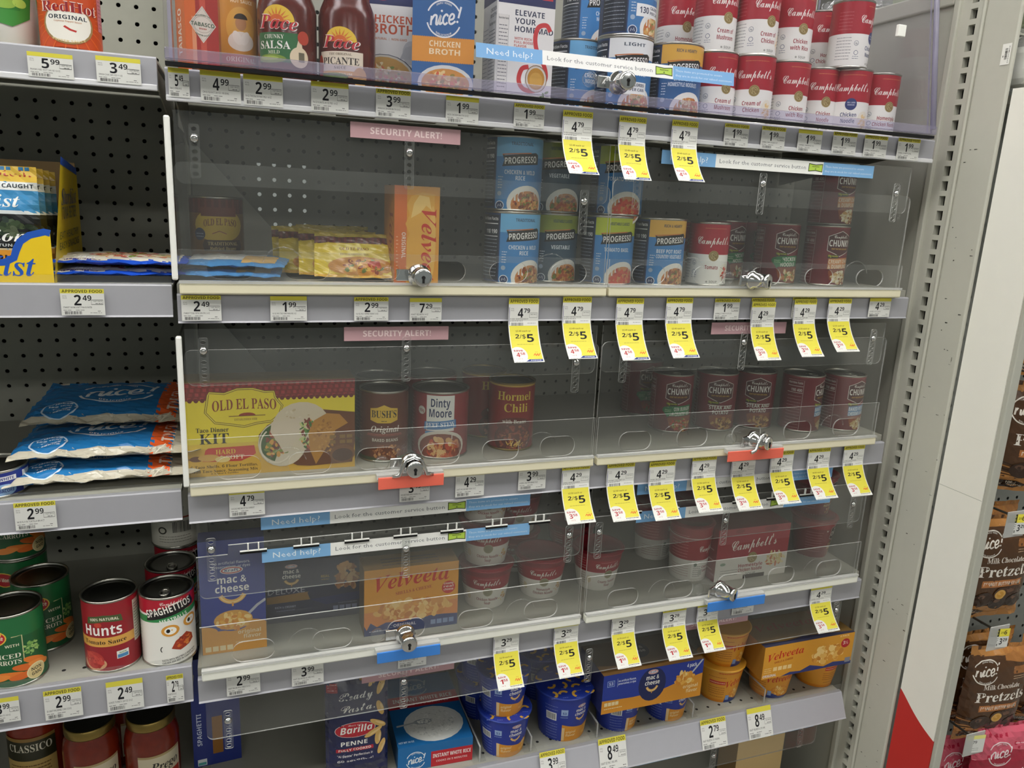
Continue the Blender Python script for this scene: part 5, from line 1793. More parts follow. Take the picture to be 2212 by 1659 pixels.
def f_rice():
    w, h = 128, 46
    g = A()
    g.rect(0, 0, w, h, '1d6aa8').rect(56, 0, w, 30, 'c02a34').text('INSTANT WHITE RICE', 92, 17, 7, 'f0ece8', 66).text('COOKS IN 5 MINUTES', 92, 8, 3.6, 'e8c8c8', 54).nice(30, 18, 16, 'e4ecf2')
    t = A()
    t.rect(0, 0, w, 190, '1b5f98').rect(0, 100, w, 134, 'b02430')
    t.nice(54, 156, 24, '9fb4c8').text('INSTANT WHITE RICE', 64, 117, 10, 'f0e8e4', 108).text('COOKS IN 5 MINUTES', 64, 106, 4.6, 'e0b8b8', 90)
    t.ell(70, 50, 52, 46, 'cfd0ce').food(70, 50, 47, 41, ['e4e4e0', 'c8c8c4', 'd8d8d4', 'b8bab8'], 200, 3.4, 5, base='d6d6d2', asp=.35)
    t.ell(52, 58, 16, 7, '9aa0a6').stroke([(40, 58), (6, 54)], 4, 'a8acb0').food(54, 58, 13, 5, ['ecece8', 'd8d8d4'], 30, 2.6, 6)
    t.text('NET WT 14 OZ', 16, 10, 4, 'c8d8e8', 26)
    return carton('rice_box', w, h, 190, g, A().rect(0, 0, 190, h, '174f80'), t, A().rect(0, 0, 190, h, '174f80'), base='174f80')


def f_spaghetti():
    w, h = 74, 200
    g = A()
    g.rect(0, 0, w, h, '1f2e78').rect(30, 20, 46, 90, '8a5c24').text('SPAGHETTI', 14, 70, 7, 'c8cfe4', 60, rot=PI / 2).text('PRODUCT OF USA', 60, 60, 4, '9aa6d0', 50, rot=PI / 2)
    for i in range(16): g.stroke([(20 + i * 2.2, 200), (30 + i * 1.2, 120)], 1.1, 'c8a050' if i % 2 else 'a88038')
    g.rect(6, 2, 20, 14, 'd8dce0').rect(7, 3, 19, 8, '4a9a9a')
    return carton('spaghetti_box', w, h, 40, g, A().rect(0, 0, 40, h, '18245c'), base='18245c')


def sleeve(name, w, h, d, front, base, top):
    """paperboard sleeve: open below, front and back flaps, top and short ends"""
    return carton(name, w, h, d, front, A().rect(0, 0, d, h, base), top, A().rect(0, 0, d, h, base), base=base)


def f_mac4():
    w, h = 198, 64
    g = A()
    g.rect(0, 0, w, h, '243a98').poly([(0, 0), (0, 22), (60, 20), (110, 22), (160, 34), (198, 40), (198, 0)], 'd8922c')
    g.rect(0, 0, w, 4, 'd8922c').ell(96, 36, 27, 28, '1b2558')
    macface(g, 96, 42, 1.0)
    g.rect(8, 44, 22, 54, '8fa8dc').rect(9, 45, 21, 53, '243a98').text('53', 15, 46.6, 5, 'c8d4f0', 8).rect(27, 42, 27.6, 56, 'a8b8e0').text('no artificial flavors,\npreservatives, or dyes', 46, 50, 3.2, 'd8e0f4', 34, lead=4.8)
    g.food(162, 36, 22, 13, CHEESE, 50, 6, 4).stroke([(176, 44), (188, 56), (196, 64)], 3, 'c0c4cc')
    g.text('4 pack', 174, 54, 6, 'e8ecf8', 20).text('original\nflavor', 190, 18, 5.6, 'f0d8a4', None, al='r', lead=8)
    for i in range(4): g.rect(5 + i * 7, 12, 11 + i * 7, 18, 'ecd6a4')
    g.lines(5, 40, [7], 1.2, 'f0d8a4', 3)
    t = A().rect(0, 0, w, 96, '5a4632').poly([(0, 0), (0, 30), (90, 10), (198, 20), (198, 0)], '7a5a34').ell(90, 60, 26, 26, '1f2038').text('mac &\ncheese', 90, 62, 8, '9a96a0', 36, lead=11)
    return sleeve('macaroni_cup_pack', w, h, 96, g, '2a2f5c', t)


def f_vel4():
    w, h = 190, 66
    g = A()
    g.rect(0, 0, w, h, 'd99a30').poly([(0, 0), (40, 0), (58, 6), (80, 4), (100, 12), (130, 4), (150, 10), (190, 6), (190, 0)], '2c3c78')
    g.text('Velveeta', 46, 38, 15, 'c4301e', 74, st='z', rot=.1, arch=2).text('SHELLS & CHEESE', 42, 31, 4, 'a8481c', 38, rot=.1)
    g.food(134, 30, 42, 18, ['e8b860', 'd8983c', 'f2cf84', 'c8842c'], 90, 7, 5, asp=.85).ell(172, 46, 9.5, 9.5, 'b82430').text('3½', 172, 43.5, 7, 'f2dcd0', 11, st='b')
    g.text('ORIGINAL', 16, 3, 5, 'e4e4ec', 28)
    for i in range(4): g.rect(22 + i * 10, 14, 30 + i * 10, 22, 'f0d090')
    g.lines(4, 18, [12, 16, 20], 1.2, 'f0d090', 3).text('4 PACK', 168, 60, 3.6, 'f0d8a0', 20).rect(176, 4, 188, 14, '8a8c98')
    t = A().rect(0, 0, w, 96, '7c6034').poly([(0, 0), (0, 14), (50, 10), (90, 16), (190, 6), (190, 0)], '3a3a50').text('Velveeta', 80, 50, 22, '8a4428', 120, st='z').rect(150, 76, 166, 90, '8a5a38')
    return sleeve('macaroni_cup_pack', w, h, 96, g, '9a6a28', t)


BOX = {}
for k_, fn_ in (('tacokit', f_tacokit), ('tabasco', f_tabasco), ('nice', f_broth_nice), ('elev', lambda: f_broth_white(True)), ('swan', lambda: f_broth_white(False)), ('loaf', f_velveeta_loaf),
                ('kraft', f_kraft), ('deluxe', f_deluxe), ('shells', f_shells), ('fourpack', f_fourpack), ('rice', f_rice), ('spag', f_spaghetti), ('mac4', f_mac4), ('vel4', f_vel4)):
    BOX[k_] = fn_()


def putbox(k, label, cat, x, y, z, rot=0, group=None):
    return tag(link(BOX[k].name.split('.')[0], BOX[k], None, (x, y, z), math.radians(rot)), label, cat, group)


# ---------------------------------------------------------------- bottles and jars
def wrapped(kind, name, r, prof, bodymat, art, z0, h0, caps=(), ax=1.0, az=1.0):
    """glass or plastic body turned on a lathe with a wrapped label of height h0 starting at z0"""
    body = MB().lathe(prof, bodymat, 40).mesh_mm('body')
    parts = [('body', body)]
    g = G()
    art(g, 2 * PI * r, h0)
    fn, nf, du, rm = cylmap(r)
    parts.append(('label', g.mesh('label', lambda u, v, e: fn(u * ax, v * az + z0, e + .3), 'ink', du / ax, None, 0.05, nf)))
    for n, pr, mt in caps: parts.append((n, MB().lathe(pr, mt, 40).mesh_mm(n)))
    KIND[kind] = dict(name=name, parts=parts, r=r * .001, h=prof[-1][1] * .001)


def sunlogo(g, y, greens):
    g.ell(0, y, 20, 19, 'e6c23c', a0=0, a1=PI)
    for i in range(9):
        a = PI * (i + .5) / 9
        g.poly([(9 * math.cos(a - .12), y + 9 * math.sin(a - .12)), (9 * math.cos(a + .12), y + 9 * math.sin(a + .12)), (17 * math.cos(a), y + 17 * math.sin(a))], 'd8782c')
    g.ell(0, y, 8.5, 8.5, 'd86a2c', a0=0, a1=PI)
    g.text('Pace', 0, y - 8.5, 17, 'f2ece4', 48, st='z', rot=-.06).text('Pace', 0, y - 8, 15.6, 'c22a34', 45, st='z', rot=-.06)


def a_salsa(g, W_, H):
    g.poly([(-26, 0), (-26, 34), (24, 34), (26, 0)], '2f6a3c')
    sunlogo(g, 46, 1)
    g.text('CHUNKY', -4, 27, 4.6, 'e6e6d8', 24, st='s').text('SALSA', -4, 15.5, 9, 'f2f0e8', 38, st='s').text('MILD', -4, 9.5, 4, 'd8dcc0', 14, st='s')
    g.ell(-8, 4, 18, 5, '7f9a3c').ell(-10, 4.5, 12, 2.6, 'a8c05c').ell(25, 7, 11, 12, 'e0cfae').poly([(21, 16), (24, 28), (27, 28), (29, 16)], 'e0cfae').ell(30, 30, 7, 8, 'b8402c').rect(24, 2, 31, 13, '6a6450')


def a_picante(g, W_, H):
    g.poly([(-28, 4), (-28, 34), (28, 34), (28, 4)], 'e2d6c0').rect(-28, 1, 28, 9, 'd8a03c')
    sunlogo(g, 46, 1)
    g.text('THE ORIGINAL', 0, 29, 3, '6a5a44', 28, st='s').text('PICANTE', 0, 17.5, 9, '2c2420', 46, st='s').text('SAUCE', 0, 11.5, 3.6, '2c2420', 14, st='s').text('MEDIUM', 4, 3, 3.4, 'f0e0b8', 20)
    g.ell(-10, 2, 20, 4.5, '6a8a3c').ell(24, 2, 9, 13, 'c8954c').ell(-28, 14, 5, 16, 'a8321f')


jar = [(0, 0), (34, 0), (37, 3), (37.4, 8), (37.4, 88), (35, 98), (29, 112), (28, 124), (32, 140), (33, 160), (0, 160)]
wrapped('salsajar', 'salsa_jar', 37.6, jar, M['salsa'], a_salsa, 22, 66, (), 1.12, 1.04)
wrapped('picantejar', 'salsa_jar', 37.6, jar, M['salsa'], a_picante, 10, 66, (), 1.10, 0.96)


def a_redhot(g, W_, H):
    g.rect(-W_ / 2, 0, W_ / 2, H, 'c04a22')
    for i in range(26):
        a = i * PI / 13
        g.stroke([(30 * math.cos(a), 50 + 30 * math.sin(a)), (60 * math.cos(a), 50 + 60 * math.sin(a))], 1.2, 'd8642c')
    g.ell(-2, 36, 27, 31, '9a7c50').ell(-2, 37, 24.5, 29, 'e8e4dc').rect(-30, 56, 30, H, 'c04a22').rect(-24, 84, 20, 100, 'e8e2da')
    g.text('RedHot', 0, 55, 17.5, 'f0e8de', 62, st='s').text('RedHot', 0, 55.5, 16, '8c1f2a', 59, st='s').text('ORIGINAL', -2, 44, 6.2, '2c3440', 40).text('Cayenne Pepper Sauce', -2, 39.5, 2.4, 'c08a6a', 28).stroke([(-6, 33), (0, 28), (6, 26)], 3, 'b8302c').text('PEPPER SAUCE', -2, 12, 3.2, 'e0c890', 34, arch=-4)
    g.rect(34, 34, 56, H, 'c8707a').lines(36, 54, [40 + 6 * i for i in range(9)], 1.4, '8c3a44', 3)


wrapped('redhot', 'hot_sauce_bottle', 32, [(0, 0), (29, 0), (31.4, 3), (31.6, 80), (24, 110), (14, 130), (0, 130)], M['hot'], a_redhot, 4, 100, (), 1.0, 0.68)


def a_cholula(g, W_, H):
    g.rect(-26, 0, 30, H, 'c88a32').rect(-22, 82, 28, 100, 'b8642a').text('CHOLULA', 2, 84, 10, '8c2c1c', 42, st='s').text('HOT SAUCE', 4, 76.5, 4, 'f0e0c0', 28)
    g.ell(2, 48, 19, 24, 'd8a44a').ell(2, 30, 17, 12, 'e4dcd0').ell(2, 52, 7, 9, 'b88458').ell(2, 57, 8.5, 7, '2c2018', a0=0, a1=PI).ell(-3, 34, 5, 9, 'ece6dc', rot=.4).ell(7, 34, 5, 9, 'ece6dc', rot=-.4)
    g.rect(-26, 2, 30, 14, 'b8342a').text('ORIGINAL', 2, 5, 6, 'f2e4c8', 40, st='s')


wrapped('cholula', 'hot_sauce_bottle', 26, [(0, 0), (24, 0), (25.8, 2), (25.8, 126), (20, 140), (12, 150), (0, 150)], M['amber'], a_cholula, 20, 100, (), 1.0, 1.0)


def a_ranch(g, W_, H):
    g.poly([(-34, 30), (-36, 60), (-30, 110), (30, 110), (36, 60), (32, 34), (10, 22)], '3f8a3c').poly([(-24, 38), (20, 40), (30, 100), (-20, 100)], '2f7a34').ell(8, 58, 12, 10, 'c03a2c').ell(2, 46, 14, 6, '8ab04a').ell(20, 48, 8, 5, 'a8c85a')


wrapped('ranch', 'dressing_bottle', 43, [(0, 0), (38, 0), (42, 4), (42.8, 40), (40, 90), (36, 130), (20, 150), (0, 150)], M['plasticwhite'], a_ranch, 0, 120)


def a_classico(g, W_, H):
    g.rect(-40, 40, 40, 78, '2b2a18').rect(-40, 74, 40, 80, '8a6a34').text('CLASSICO', 2, 56, 13, 'd8d2c0', 64, st='s').rect(-40, 2, 40, 40, 'b89a5a').lines(-30, 30, [30, 24, 18], 2, '6a4a24', 3)


def a_prego(g, W_, H):
    g.rect(-6, 0, 62, 62, 'd8ccb0').rect(-6, 58, 62, 62, 'b8a070').text('Prego', 34, 34, 15, '241c16', 44, st='z').rect(-4, 4, 60, 26, 'b83a2c')


jprof = [(0, 0), (35, 0), (39, 4), (39.8, 20), (39.8, 96), (37, 110), (32, 120), (31, 128), (0, 128)]
cap = [('lid', [(33.5, 122), (35, 121), (35.6, 123), (35.6, 135), (34, 136.5)], M['gold']), ('lid_top', [(34, 136.5), (32, 137), (30, 136), (0, 136)], M['black_lid'])]
wrapped('classico', 'sauce_jar', 40.0, jprof, M['sauce'], a_classico, 20, 80, cap)
wrapped('prego', 'sauce_jar', 40.0, jprof, M['sauce'], a_prego, 20, 70, cap)

# ---------------------------------------------------------------- soft packs
BAG = {}


def g_tuna_pouch():
    g = A()
    w, h = 130, 190
    g.rect(-65, 0, 65, h, '3f8fc8').rect(-65, h - 26, 65, h, 'e6c04c').text('2.6g Protein', 14, h - 17, 10, 'b8402c', 90)
    g.rect(2, h - 40, 65, h - 26, 'e8ecee').text('WILD CAUGHT', 33, h - 36, 6.6, '27303a', 56).text('StarKist', 2, h - 68, 21, 'eef2f4', 88, st='z')
    g.rect(-65, h - 80, 65, h - 74, 'dfe6ea').rect(-65, 52, 65, h - 80, '17191a').food(10, 86, 55, 20, ['2c3a2a', '3c4c34', '22302a', '4a5a3c', '55604a'], 60, 8, 4)
    g.text('Creations', 10, 64, 20, 'f0f0ee', 100, st='z').text('PREMIUM TUNA', 12, 55, 4.5, 'c8ccd0', 56).rect(-65, 49, 65, 52, 'd8c8a0')
    g.rect(-65, 24, 65, 49, 'e09c34').text('Hot & Spicy', 4, 33, 10, '2a2018', 84).rect(-65, 0, 65, 24, 'd8cc90').ell(44, 14, 14, 16, 'b82c30').ell(20, 3, 12, 4, '8a1f22')
    return g


BAG['tuna'] = pillow('tuna_pouch', 130, 190, 11, g_tuna_pouch(), '3a80b4', .5, 3)


def g_blue_pouch(full=True):
    g = A()
    g.rect(-75, 0, 75, 112, '1f4fc0').rect(-70, 10, 66, 100, 'd8d4c8').food(10, 50, 52, 36, ['c85a50', 'd88a70', '8aa04a', 'e0c090', 'b84038', 'e8d8c0'], 90, 9, 5)
    g.text('(74g)', -40, 18, 8, 'eef0f4', 22).lines(-66, -20, [12], 3, '6a5a8a', 3)
    return g


BAG['flatblue'] = pillow('tuna_pouch', 150, 112, 15, g_blue_pouch(), '1f4fc0', .8, 8)
gw = A().rect(-75, 0, 75, 112, '4a8cc8').rect(-75, 30, 40, 112, 'd8dadc').rect(10, 16, 60, 70, 'd8b070')
BAG['flatwhite'] = pillow('tuna_pouch', 150, 112, 14, gw, '3f7fc0', .8, 9)


def g_season():
    g = A()
    g.rect(-60, 0, 60, 92, 'd9bd2c').rect(-60, 70, 60, 92, '5a2420').rect(-60, 84, 60, 92, 'b8a030')
    for i in range(14): g.rect(-58 + i * 8.5, 71, -54 + i * 8.5, 83, '6e2e28')
    g.ell(0, 58, 34, 12, 'd6c03c').text('OLD EL PASO', 0, 55, 6.5, '7c3a20', 44, st='s').text('TACO SEASONING MIX', 0, 44, 4.2, '8a6a20', 44, st='s')
    g.ell(10, 22, 50, 20, 'c8862c').food(14, 22, 40, 16, ['8a3a20', 'b8562c', 'd8963c', '6a7a34', 'e0b450'], 50, 6, 5)
    g.ell(30, 26, 10, 8, 'b83a28').rect(-60, 0, 60, 6, 'd8a83a')
    return g


BAG['season'] = pillow('seasoning_packet', 120, 92, 6, g_season(), 'd0b02c', .7, 5)


def g_pasta():
    w = 104
    g = A()
    g.rect(-52, 0, 52, 236, '20244e')
    g.text('Ready', -2, 188, 17, 'e8e6e4', 56, st='c', rot=.06).text('Pasta.', 0, 162, 17, 'e8e6e4', 58, st='c', rot=.06)
    g.ell(-4, 122, 34, 17, 'e0d0d0').ell(-4, 122, 33, 16, 'b82434').text('Barilla', -2, 116, 14, 'f4f0ec', 54, st='i', rot=.05).text('SINCE 1877', -4, 131, 2.6, 'e0b8b8', 24)
    g.text('PENNE', -6, 88, 9, 'eceae6', 44, st='b').rect(-36, 74, 26, 82, 'b02838').text('FULLY COOKED', -5, 75.6, 5, 'f0e0dc', 54).text('"Al Dente" Perfection in\n60 seconds!', -4, 62, 5, 'dcd8dc', 60, lead=12)
    for x, y, a in ((30, 222, .9), (40, 206, 1.2), (20, 230, .4), (38, 160, -1.3), (34, 128, -.7), (34, 96, 1.5), (40, 72, 1.3), (26, 110, .5)):
        g.ell(x, y, 17, 5.5, 'd8b068', rot=a).ell(x + 3, y, 10, 2, 'e8c88c', rot=a)
    g.rect(-50, 204, -32, 222, '9c2c3a').lines(-48, -34, [208, 213, 218], 1.5, 'e0b0b0', 3)
    return g


BAG['pasta'] = pillow('pasta_pouch', 104, 236, 26, g_pasta(), '20244e', .6, 4, flat=.1)


def g_pretzel():
    g = A()
    g.rect(-72, 0, 72, 210, '53361f').rect(-72, 190, 72, 210, 'b07a40').poly([(-2, 210), (2, 180), (72, 168), (72, 210)], 'a8703a').rect(-72, 0, 72, 24, 'b98044')
    for i in range(6): g.stroke(crom([(-72, 60 - i * 7), (-40, 52 - i * 6), (0, 40 - i * 5), (72, 36 - i * 4)]), 2.6, 'b98044' if i % 2 else '3a2414')
    g.poly([(-72, 0), (-72, 34), (-20, 30), (40, 22), (72, 26), (72, 0)], 'b98044')
    g.nice(-38, 158, 26, 'f0e8de').text('Milk Chocolate', 4, 120, 11, 'f0e6da', 84, st='s').text('Pretzels', 8, 92, 22, 'f6efe6', 116, st='s')
    g.rect(-38, 70, 54, 84, 'c07a44').text('PEANUT BUTTER FILLED', 8, 73.5, 7, 'f4e4d0', 84)
    for x, y, q, c in ((-26, 44, 22, '3a2418'), (34, 54, 24, '452c1e'), (10, 34, 20, '33201a'), (48, 38, 20, '2c1c14')): g.ell(x, y, q, q * .72, c).ell(x - q * .25, y + q * .3, q * .4, q * .2, '6a4c3c')
    g.ell(8, 56, 15, 13, '4a3020').ell(8, 54, 12, 10, 'd8a858').ell(8, 54, 8, 6, 'c8923c')
    g.poly([(-66, 14), (-60, 22), (-30, 22), (-8, 14), (-30, 6), (-60, 6)], '2c1c10').text('100%', -38, 15, 5, 'f0e4d4', 18).text('SATISFACTION', -38, 9, 4.6, 'f0e4d4', 40)
    g.rect(24, 150, 68, 166, '9c6638').lines(26, 66, [144, 139], 1.6, 'c8a888', 3)
    return g


BAG['pretzel'] = pillow('pretzel_bag', 144, 210, 34, g_pretzel(), '53361f', .7, 6, flat=.1)


def g_mint():
    g = A()
    g.rect(-72, 0, 72, 210, 'a81f3c').poly([(-72, 130), (0, 160), (72, 150), (72, 210), (-72, 210)], 'c8586c').nice(-22, 150, 26, 'ecd8dc').text('Peppermint', 6, 96, 17, 'f0dce0', 112, st='s').text('Bark', 10, 70, 17, 'f0dce0', 46, st='s')
    g.ell(40, 186, 10, 10, 'e0a0ac').ell(40, 186, 8, 8, 'b83a54').lines(10, 60, [170], 2, 'e8b8c0', 3)
    return g


BAG['mint'] = pillow('peppermint_bag', 144, 210, 36, g_mint(), 'a81f3c', .8, 7, flat=.1)


def g_tort():
    g = A()
    g.rect(-110, 0, 110, 200, '2272b0').rect(48, 0, 74, 200, 'd85a26').rect(74, 0, 110, 200, 'a8a497').rect(-110, 0, 110, 20, 'bdb7a6').food(0, 9, 100, 9, ['cfc9b8', 'a8a292', 'd8d2c2', 'b3ad9c'], 60, 12, 4, asp=.12)
    g.nice(-8, 104, 44, 'e4ecf2', sx=1.1).text('TORTILLAS', 76, 96, 15, 'f0d8c8', 130, rot=PI / 2)
    g.ell(-70, 40, 22, 26, 'c8dcec').ell(-70, 40, 20, 24, '2272b0').lines(-84, -56, [30, 38, 46, 54], 4, 'c8dcec', 3)
    return g


BAG['tort'] = pillow('tortilla_bag', 220, 200, 27, g_tort(), 'c8c2b0', 1.0, 11, flat=.12)
# ---------------------------------------------------------------- goods: open left bay
ZL1, ZL2, ZL3, ZL4, ZL5 = 0.0432, -0.2233, -0.4978, -0.7618, -1.0448
t = putcan('ranch', 'white dressing bottle with a green label at the top left edge of the photo', -8, 50, 0.012, ZL1, 20, 'dressing bottles', None, 'bottle')
dup(t, (t.location.x + 0.012, t.location.y + 0.095, ZL1), 0.9, 'white and green dressing bottle half hidden behind the front one, top left')
putcan('redhot', 'orange hot sauce bottle with a white oval label beside the empty pegboard', 152, 50, 0.006, ZL1, 8, None, None, 'bottle')

# yellow tuna tray
xr = PX(116, 590, 0.008)
zt_ = aty(118, 337, 0.012).z
W_T, D_T, H_T = 0.30, 0.20, zt_ - ZL2
tr = root('display_tray', 'yellow cardboard display tray with blue edging, holding blue tuna pouches', 'display tray', (xr, 0.008, ZL2))
hm = H_T * 1000
sw = G()
sw.poly([(0, 0), (200, 0), (200, hm * .93), (0, hm)], 'd9bb1c').poly([(0, hm - 9), (200, hm * .93 - 9), (200, hm * .93), (0, hm)], '1f4fb0').text('StarKist', 100, hm * .62, 20, '2b3a6a', 150, st='z').text('TUNA BETTER', 100, hm * .5, 15, '4a4a3a', 130)
sw.text('EAT HEALTHY\nEASY SNACKS', 100, hm * .34, 9, '5a5220', 150, lead=13)
link('side_wall', sw.mesh('side_wall', lambda u, v, e: (e + 18 * v / hm * (1 - u / 200), u, v), 'carton'), tr)
fw = G()
pts = [(-300, 0), (0, 0), (0, hm * .40), (-6, hm * .41), (-22, hm * .38), (-32, hm * .33), (-37, hm * .26), (-40, hm * .2), (-50, hm * .165), (-70, hm * .155), (-300, hm * .155)]
fw.poly(pts, 'e8c520').stroke(pts[2:], 8, '1f55b8').text('StarKist', -78, 9, 24, '1f55b8', 120, st='z')
link('front_wall', fw.mesh('front_wall', lambda u, v, e: (u, -e, v), 'carton'), tr)
link('back_wall', MB().box(-0.30, -0.001, 0.197, 0.2, 0, H_T * .98, M['board']).mesh('back_wall'), tr)
link('tray_floor', MB().box(-0.30, -0.0005, 0.001, 0.2, 0, 0.0015, M['board']).mesh('tray_floor'), tr)
hp = (aty(45, 365, 0.035).z - ZL2) / 0.19
xp = PX(84, 440, 0.035) - 0.065
for i, n in enumerate(('frontmost', 'second', 'third', 'rearmost')):
    o = link('tuna_pouch', BAG['tuna'], None, (xp + 0.002 * i, 0.030 + 0.024 * i, ZL2 + 0.003), 0.0, -0.06)
    o.scale = (1, 1, hp * (1 - .01 * i))
    tag(o, 'blue and black tuna pouch standing in the yellow tray, %s of four' % n, 'pouch', 'tuna pouches in the yellow tray')
x0 = (PX(140, 590, 0.02) + PX(362, 590, 0.02)) / 2
for i, n in enumerate(('lower of the pair', 'upper of the pair')):
    o = link('tuna_pouch', BAG['flatblue'], None, (x0 + 0.002 * i, 0.022 + 0.004 * i, ZL2 + 0.011 + 0.0135 * i), 0.03 - 0.06 * i, -PI / 2 + 0.02)
    o.scale = (1.05, 0.80, 1)
    tag(o, 'blue tuna pouch lying flat beside the yellow tray, ' + n, 'pouch', 'tuna pouches lying flat')

# tortilla bags
x0 = (PX(20, 1030, 0.02) + PX(390, 1030, 0.02)) / 2
for i, (dx, y, z, rx, rz, n) in enumerate(((0.008, 0.016, 0.0165, -1.56, 0.02, 'bottom bag of the pile'), (0.010, 0.030, 0.0450, -1.55, -0.04, 'middle bag of the pile'), (0.014, 0.085, 0.0740, -1.46, -0.08, 'top bag, tilted against the back'))):
    o = link('tortilla_bag', BAG['tort'], None, (x0 + dx, y, ZL3 + z), rz, rx)
    o.scale = (1.06, 1.0, 0.80)
    tag(o, 'blue and orange tortilla bag on the third shelf, ' + n, 'bag', 'tortilla bags')
putcan('tuna', 'small blue tuna can at the left edge, beside the tortilla bags', -16, 1040, 0.012, ZL3, 20, None, 'tuna_can')

# tins on the fourth shelf of the open bay
putcan('hunts', 'red tomato sauce can with an orange band, standing alone at the shelf front', 243, 1370, 0.008, ZL4, -6, None, 'tomato_sauce_can')
t = putcan('spag', 'white and red meatball pasta can with ring eyes, frontmost of its row', 365, 1360, 0.003, ZL4, -4, 'pasta cans in the open bay', 'pasta_can')
dup(t, (t.location.x, t.location.y + 0.080, ZL4), 0.2, 'red pasta can directly behind the ring-eyed front can')
dup(t, (t.location.x + 0.006, t.location.y + 0.160, ZL4), 0.4, 'red pasta can at the back, under the barcode can')
put('barcodecan', 'pale can showing its barcode, stacked at the back above the pasta cans', 'can', t.location.x + 0.004, t.location.y + 0.158, ZL4 + 0.1064, 0, None, 'pasta_can')
t = putcan('carrot', 'green carrot can with a round badge, frontmost at the left edge', 32, 1395, 0.002, ZL4, 4, 'carrot cans', 'carrot_can')
dup(t, (t.location.x + 0.018, t.location.y + 0.082, ZL4), 0.5, 'green carrot can right behind the front carrot can')
c = dup(t, (t.location.x - 0.028, t.location.y + 0.170, ZL4), 0.1, 'green carrot can in the shade at the back, lower of the two stacked')
dup(t, (t.location.x - 0.028, t.location.y + 0.170, ZL4 + 0.1064), 0.3, 'green carrot can in the shade at the back, upper of the two stacked')

# sauce jars
putcan('classico', 'pasta sauce jar with a dark label and gold lid, at the lower left', 80, 1600, 0.150, ZL5, -5, None, None, 'jar')
t = putcan('prego', 'red pasta sauce jar with a black-topped lid, left of the matching pair', 197, 1600, 0.085, ZL5, -20, 'red sauce jars', None, 'jar')
dup(t, (PX(329, 1600, 0.120), 0.120, ZL5), -0.3, 'red pasta sauce jar with a black-topped lid, right of the matching pair')
dup(t, (t.location.x + 0.036, 0.215, ZL5), 0.1, 'red pasta sauce jar in the shade behind the matching pair')

# ---------------------------------------------------------------- goods: top shelf in the violet case
Z1 = 0.0365
putbox('tabasco', 'orange pepper sauce box with a diamond label at the case left end', 'box', PX(440, 140, 0.035), 0.030, Z1, 20)
putcan('cholula', 'amber hot sauce bottle with a woman on its label, beside the orange box', 512, 60, 0.085, Z1, 6, None, None, 'bottle')
t = putcan('salsajar', 'salsa jar with a green chunky salsa band, frontmost in the case', 621, 80, 0.030, Z1, -24, 'salsa jars', None, 'jar')
dup(t, (t.location.x + 0.004, t.location.y + 0.085, Z1), 0.1, 'dark salsa jar hidden behind the green-banded salsa jar')
t = putcan('picantejar', 'picante sauce jar with a cream band, frontmost in the case', 750, 90, 0.028, Z1, -22, 'picante jars', None, 'jar')
o = putbox('swan', 'white chicken broth carton half hidden by the picante jar', 'carton', PX(843, 180, 0.115), 0.115, Z1, -10)
o.scale = (1, 1, .9)
putbox('nice', 'blue chicken broth carton with an orange band in the case', 'carton', PX(955, 205, 0.035), 0.035, Z1, -12)
o = putbox('elev', 'white broth carton with a red ribbon, right of the blue carton', 'carton', PX(1128, 220, 0.030), 0.030, Z1, 0)
o.scale = (1, 1, .94)
P2 = 'blue soup cans in the case'
t = putcan('blue', 'blue soup can just right of the white ribbon carton, front row', 1243, 160, 0.084, Z1, 8, P2)
xb, yb = PX(1268, 60, 0.205), 0.205
c = dup(t, (xb, yb, Z1), 0.15, 'blue soup can in the rear row, under another blue can', P2)
dup(t, (xb, yb, Z1 + 0.1076), 0.1, 'blue soup can on top in the rear row, beside the white-topped stack', P2)
t = putcan('light', 'white-topped light soup can in the case, lower of its stack', 1346, 165, 0.026, Z1, -14, 'white-topped soup cans')
dup(t, (t.location.x + 0.001, t.location.y + 0.002, Z1 + 0.1076), 0.35, 'white-topped light soup can in the case, upper of its stack')
putcan('hearty', 'orange-topped soup can with homestyle noodles in the case', 1455, 175, 0.024, Z1, -14)
xb, yb = PX(1462, 65, 0.165), 0.165
RS = 'red and white soup cans in the case'
t = put('homestyle', 'red and white soup can behind the orange-topped can, lower one', 'can', xb, yb, Z1, 0, RS)
dup(t, (xb, yb, Z1 + 0.1045), 0.0, 'red and white soup can behind the orange-topped can, upper one')
can('green', 33, 104, condensed([''], red='8fb86a', tint='b8cc98'))
KIND['green']['name'] = 'soup_can'
put('green', 'pale green can topping the stack behind the orange-topped can', 'can', xb, yb, Z1 + 0.209, 0.2)
low = [('mushroom', 1541, 200, 0.030, 2, 'lower cream of mushroom soup can'), ('creamchicken', 1622, 205, 0.020, -28, 'lower cream of chicken soup can'), ('rice', 1699, 205, 0.030, -2, 'lower chicken with rice soup can'),
       ('noodle', 1763, 215, 0.052, -10, 'gold-medal chicken noodle can, fourth in the front row'), ('noodlelite', 1832, 220, 0.030, -33, 'navy-badged chicken noodle can, fifth in the front row'),
       ('homestyle', 1893, 225, 0.034, -4, 'homestyle noodle soup can at the right end of the front row')]
got = []
for k, cx, cy, y, rot, lb in low:
    got.append(putcan(k, lb + ' in the case', cx, cy, y, Z1, rot, RS))
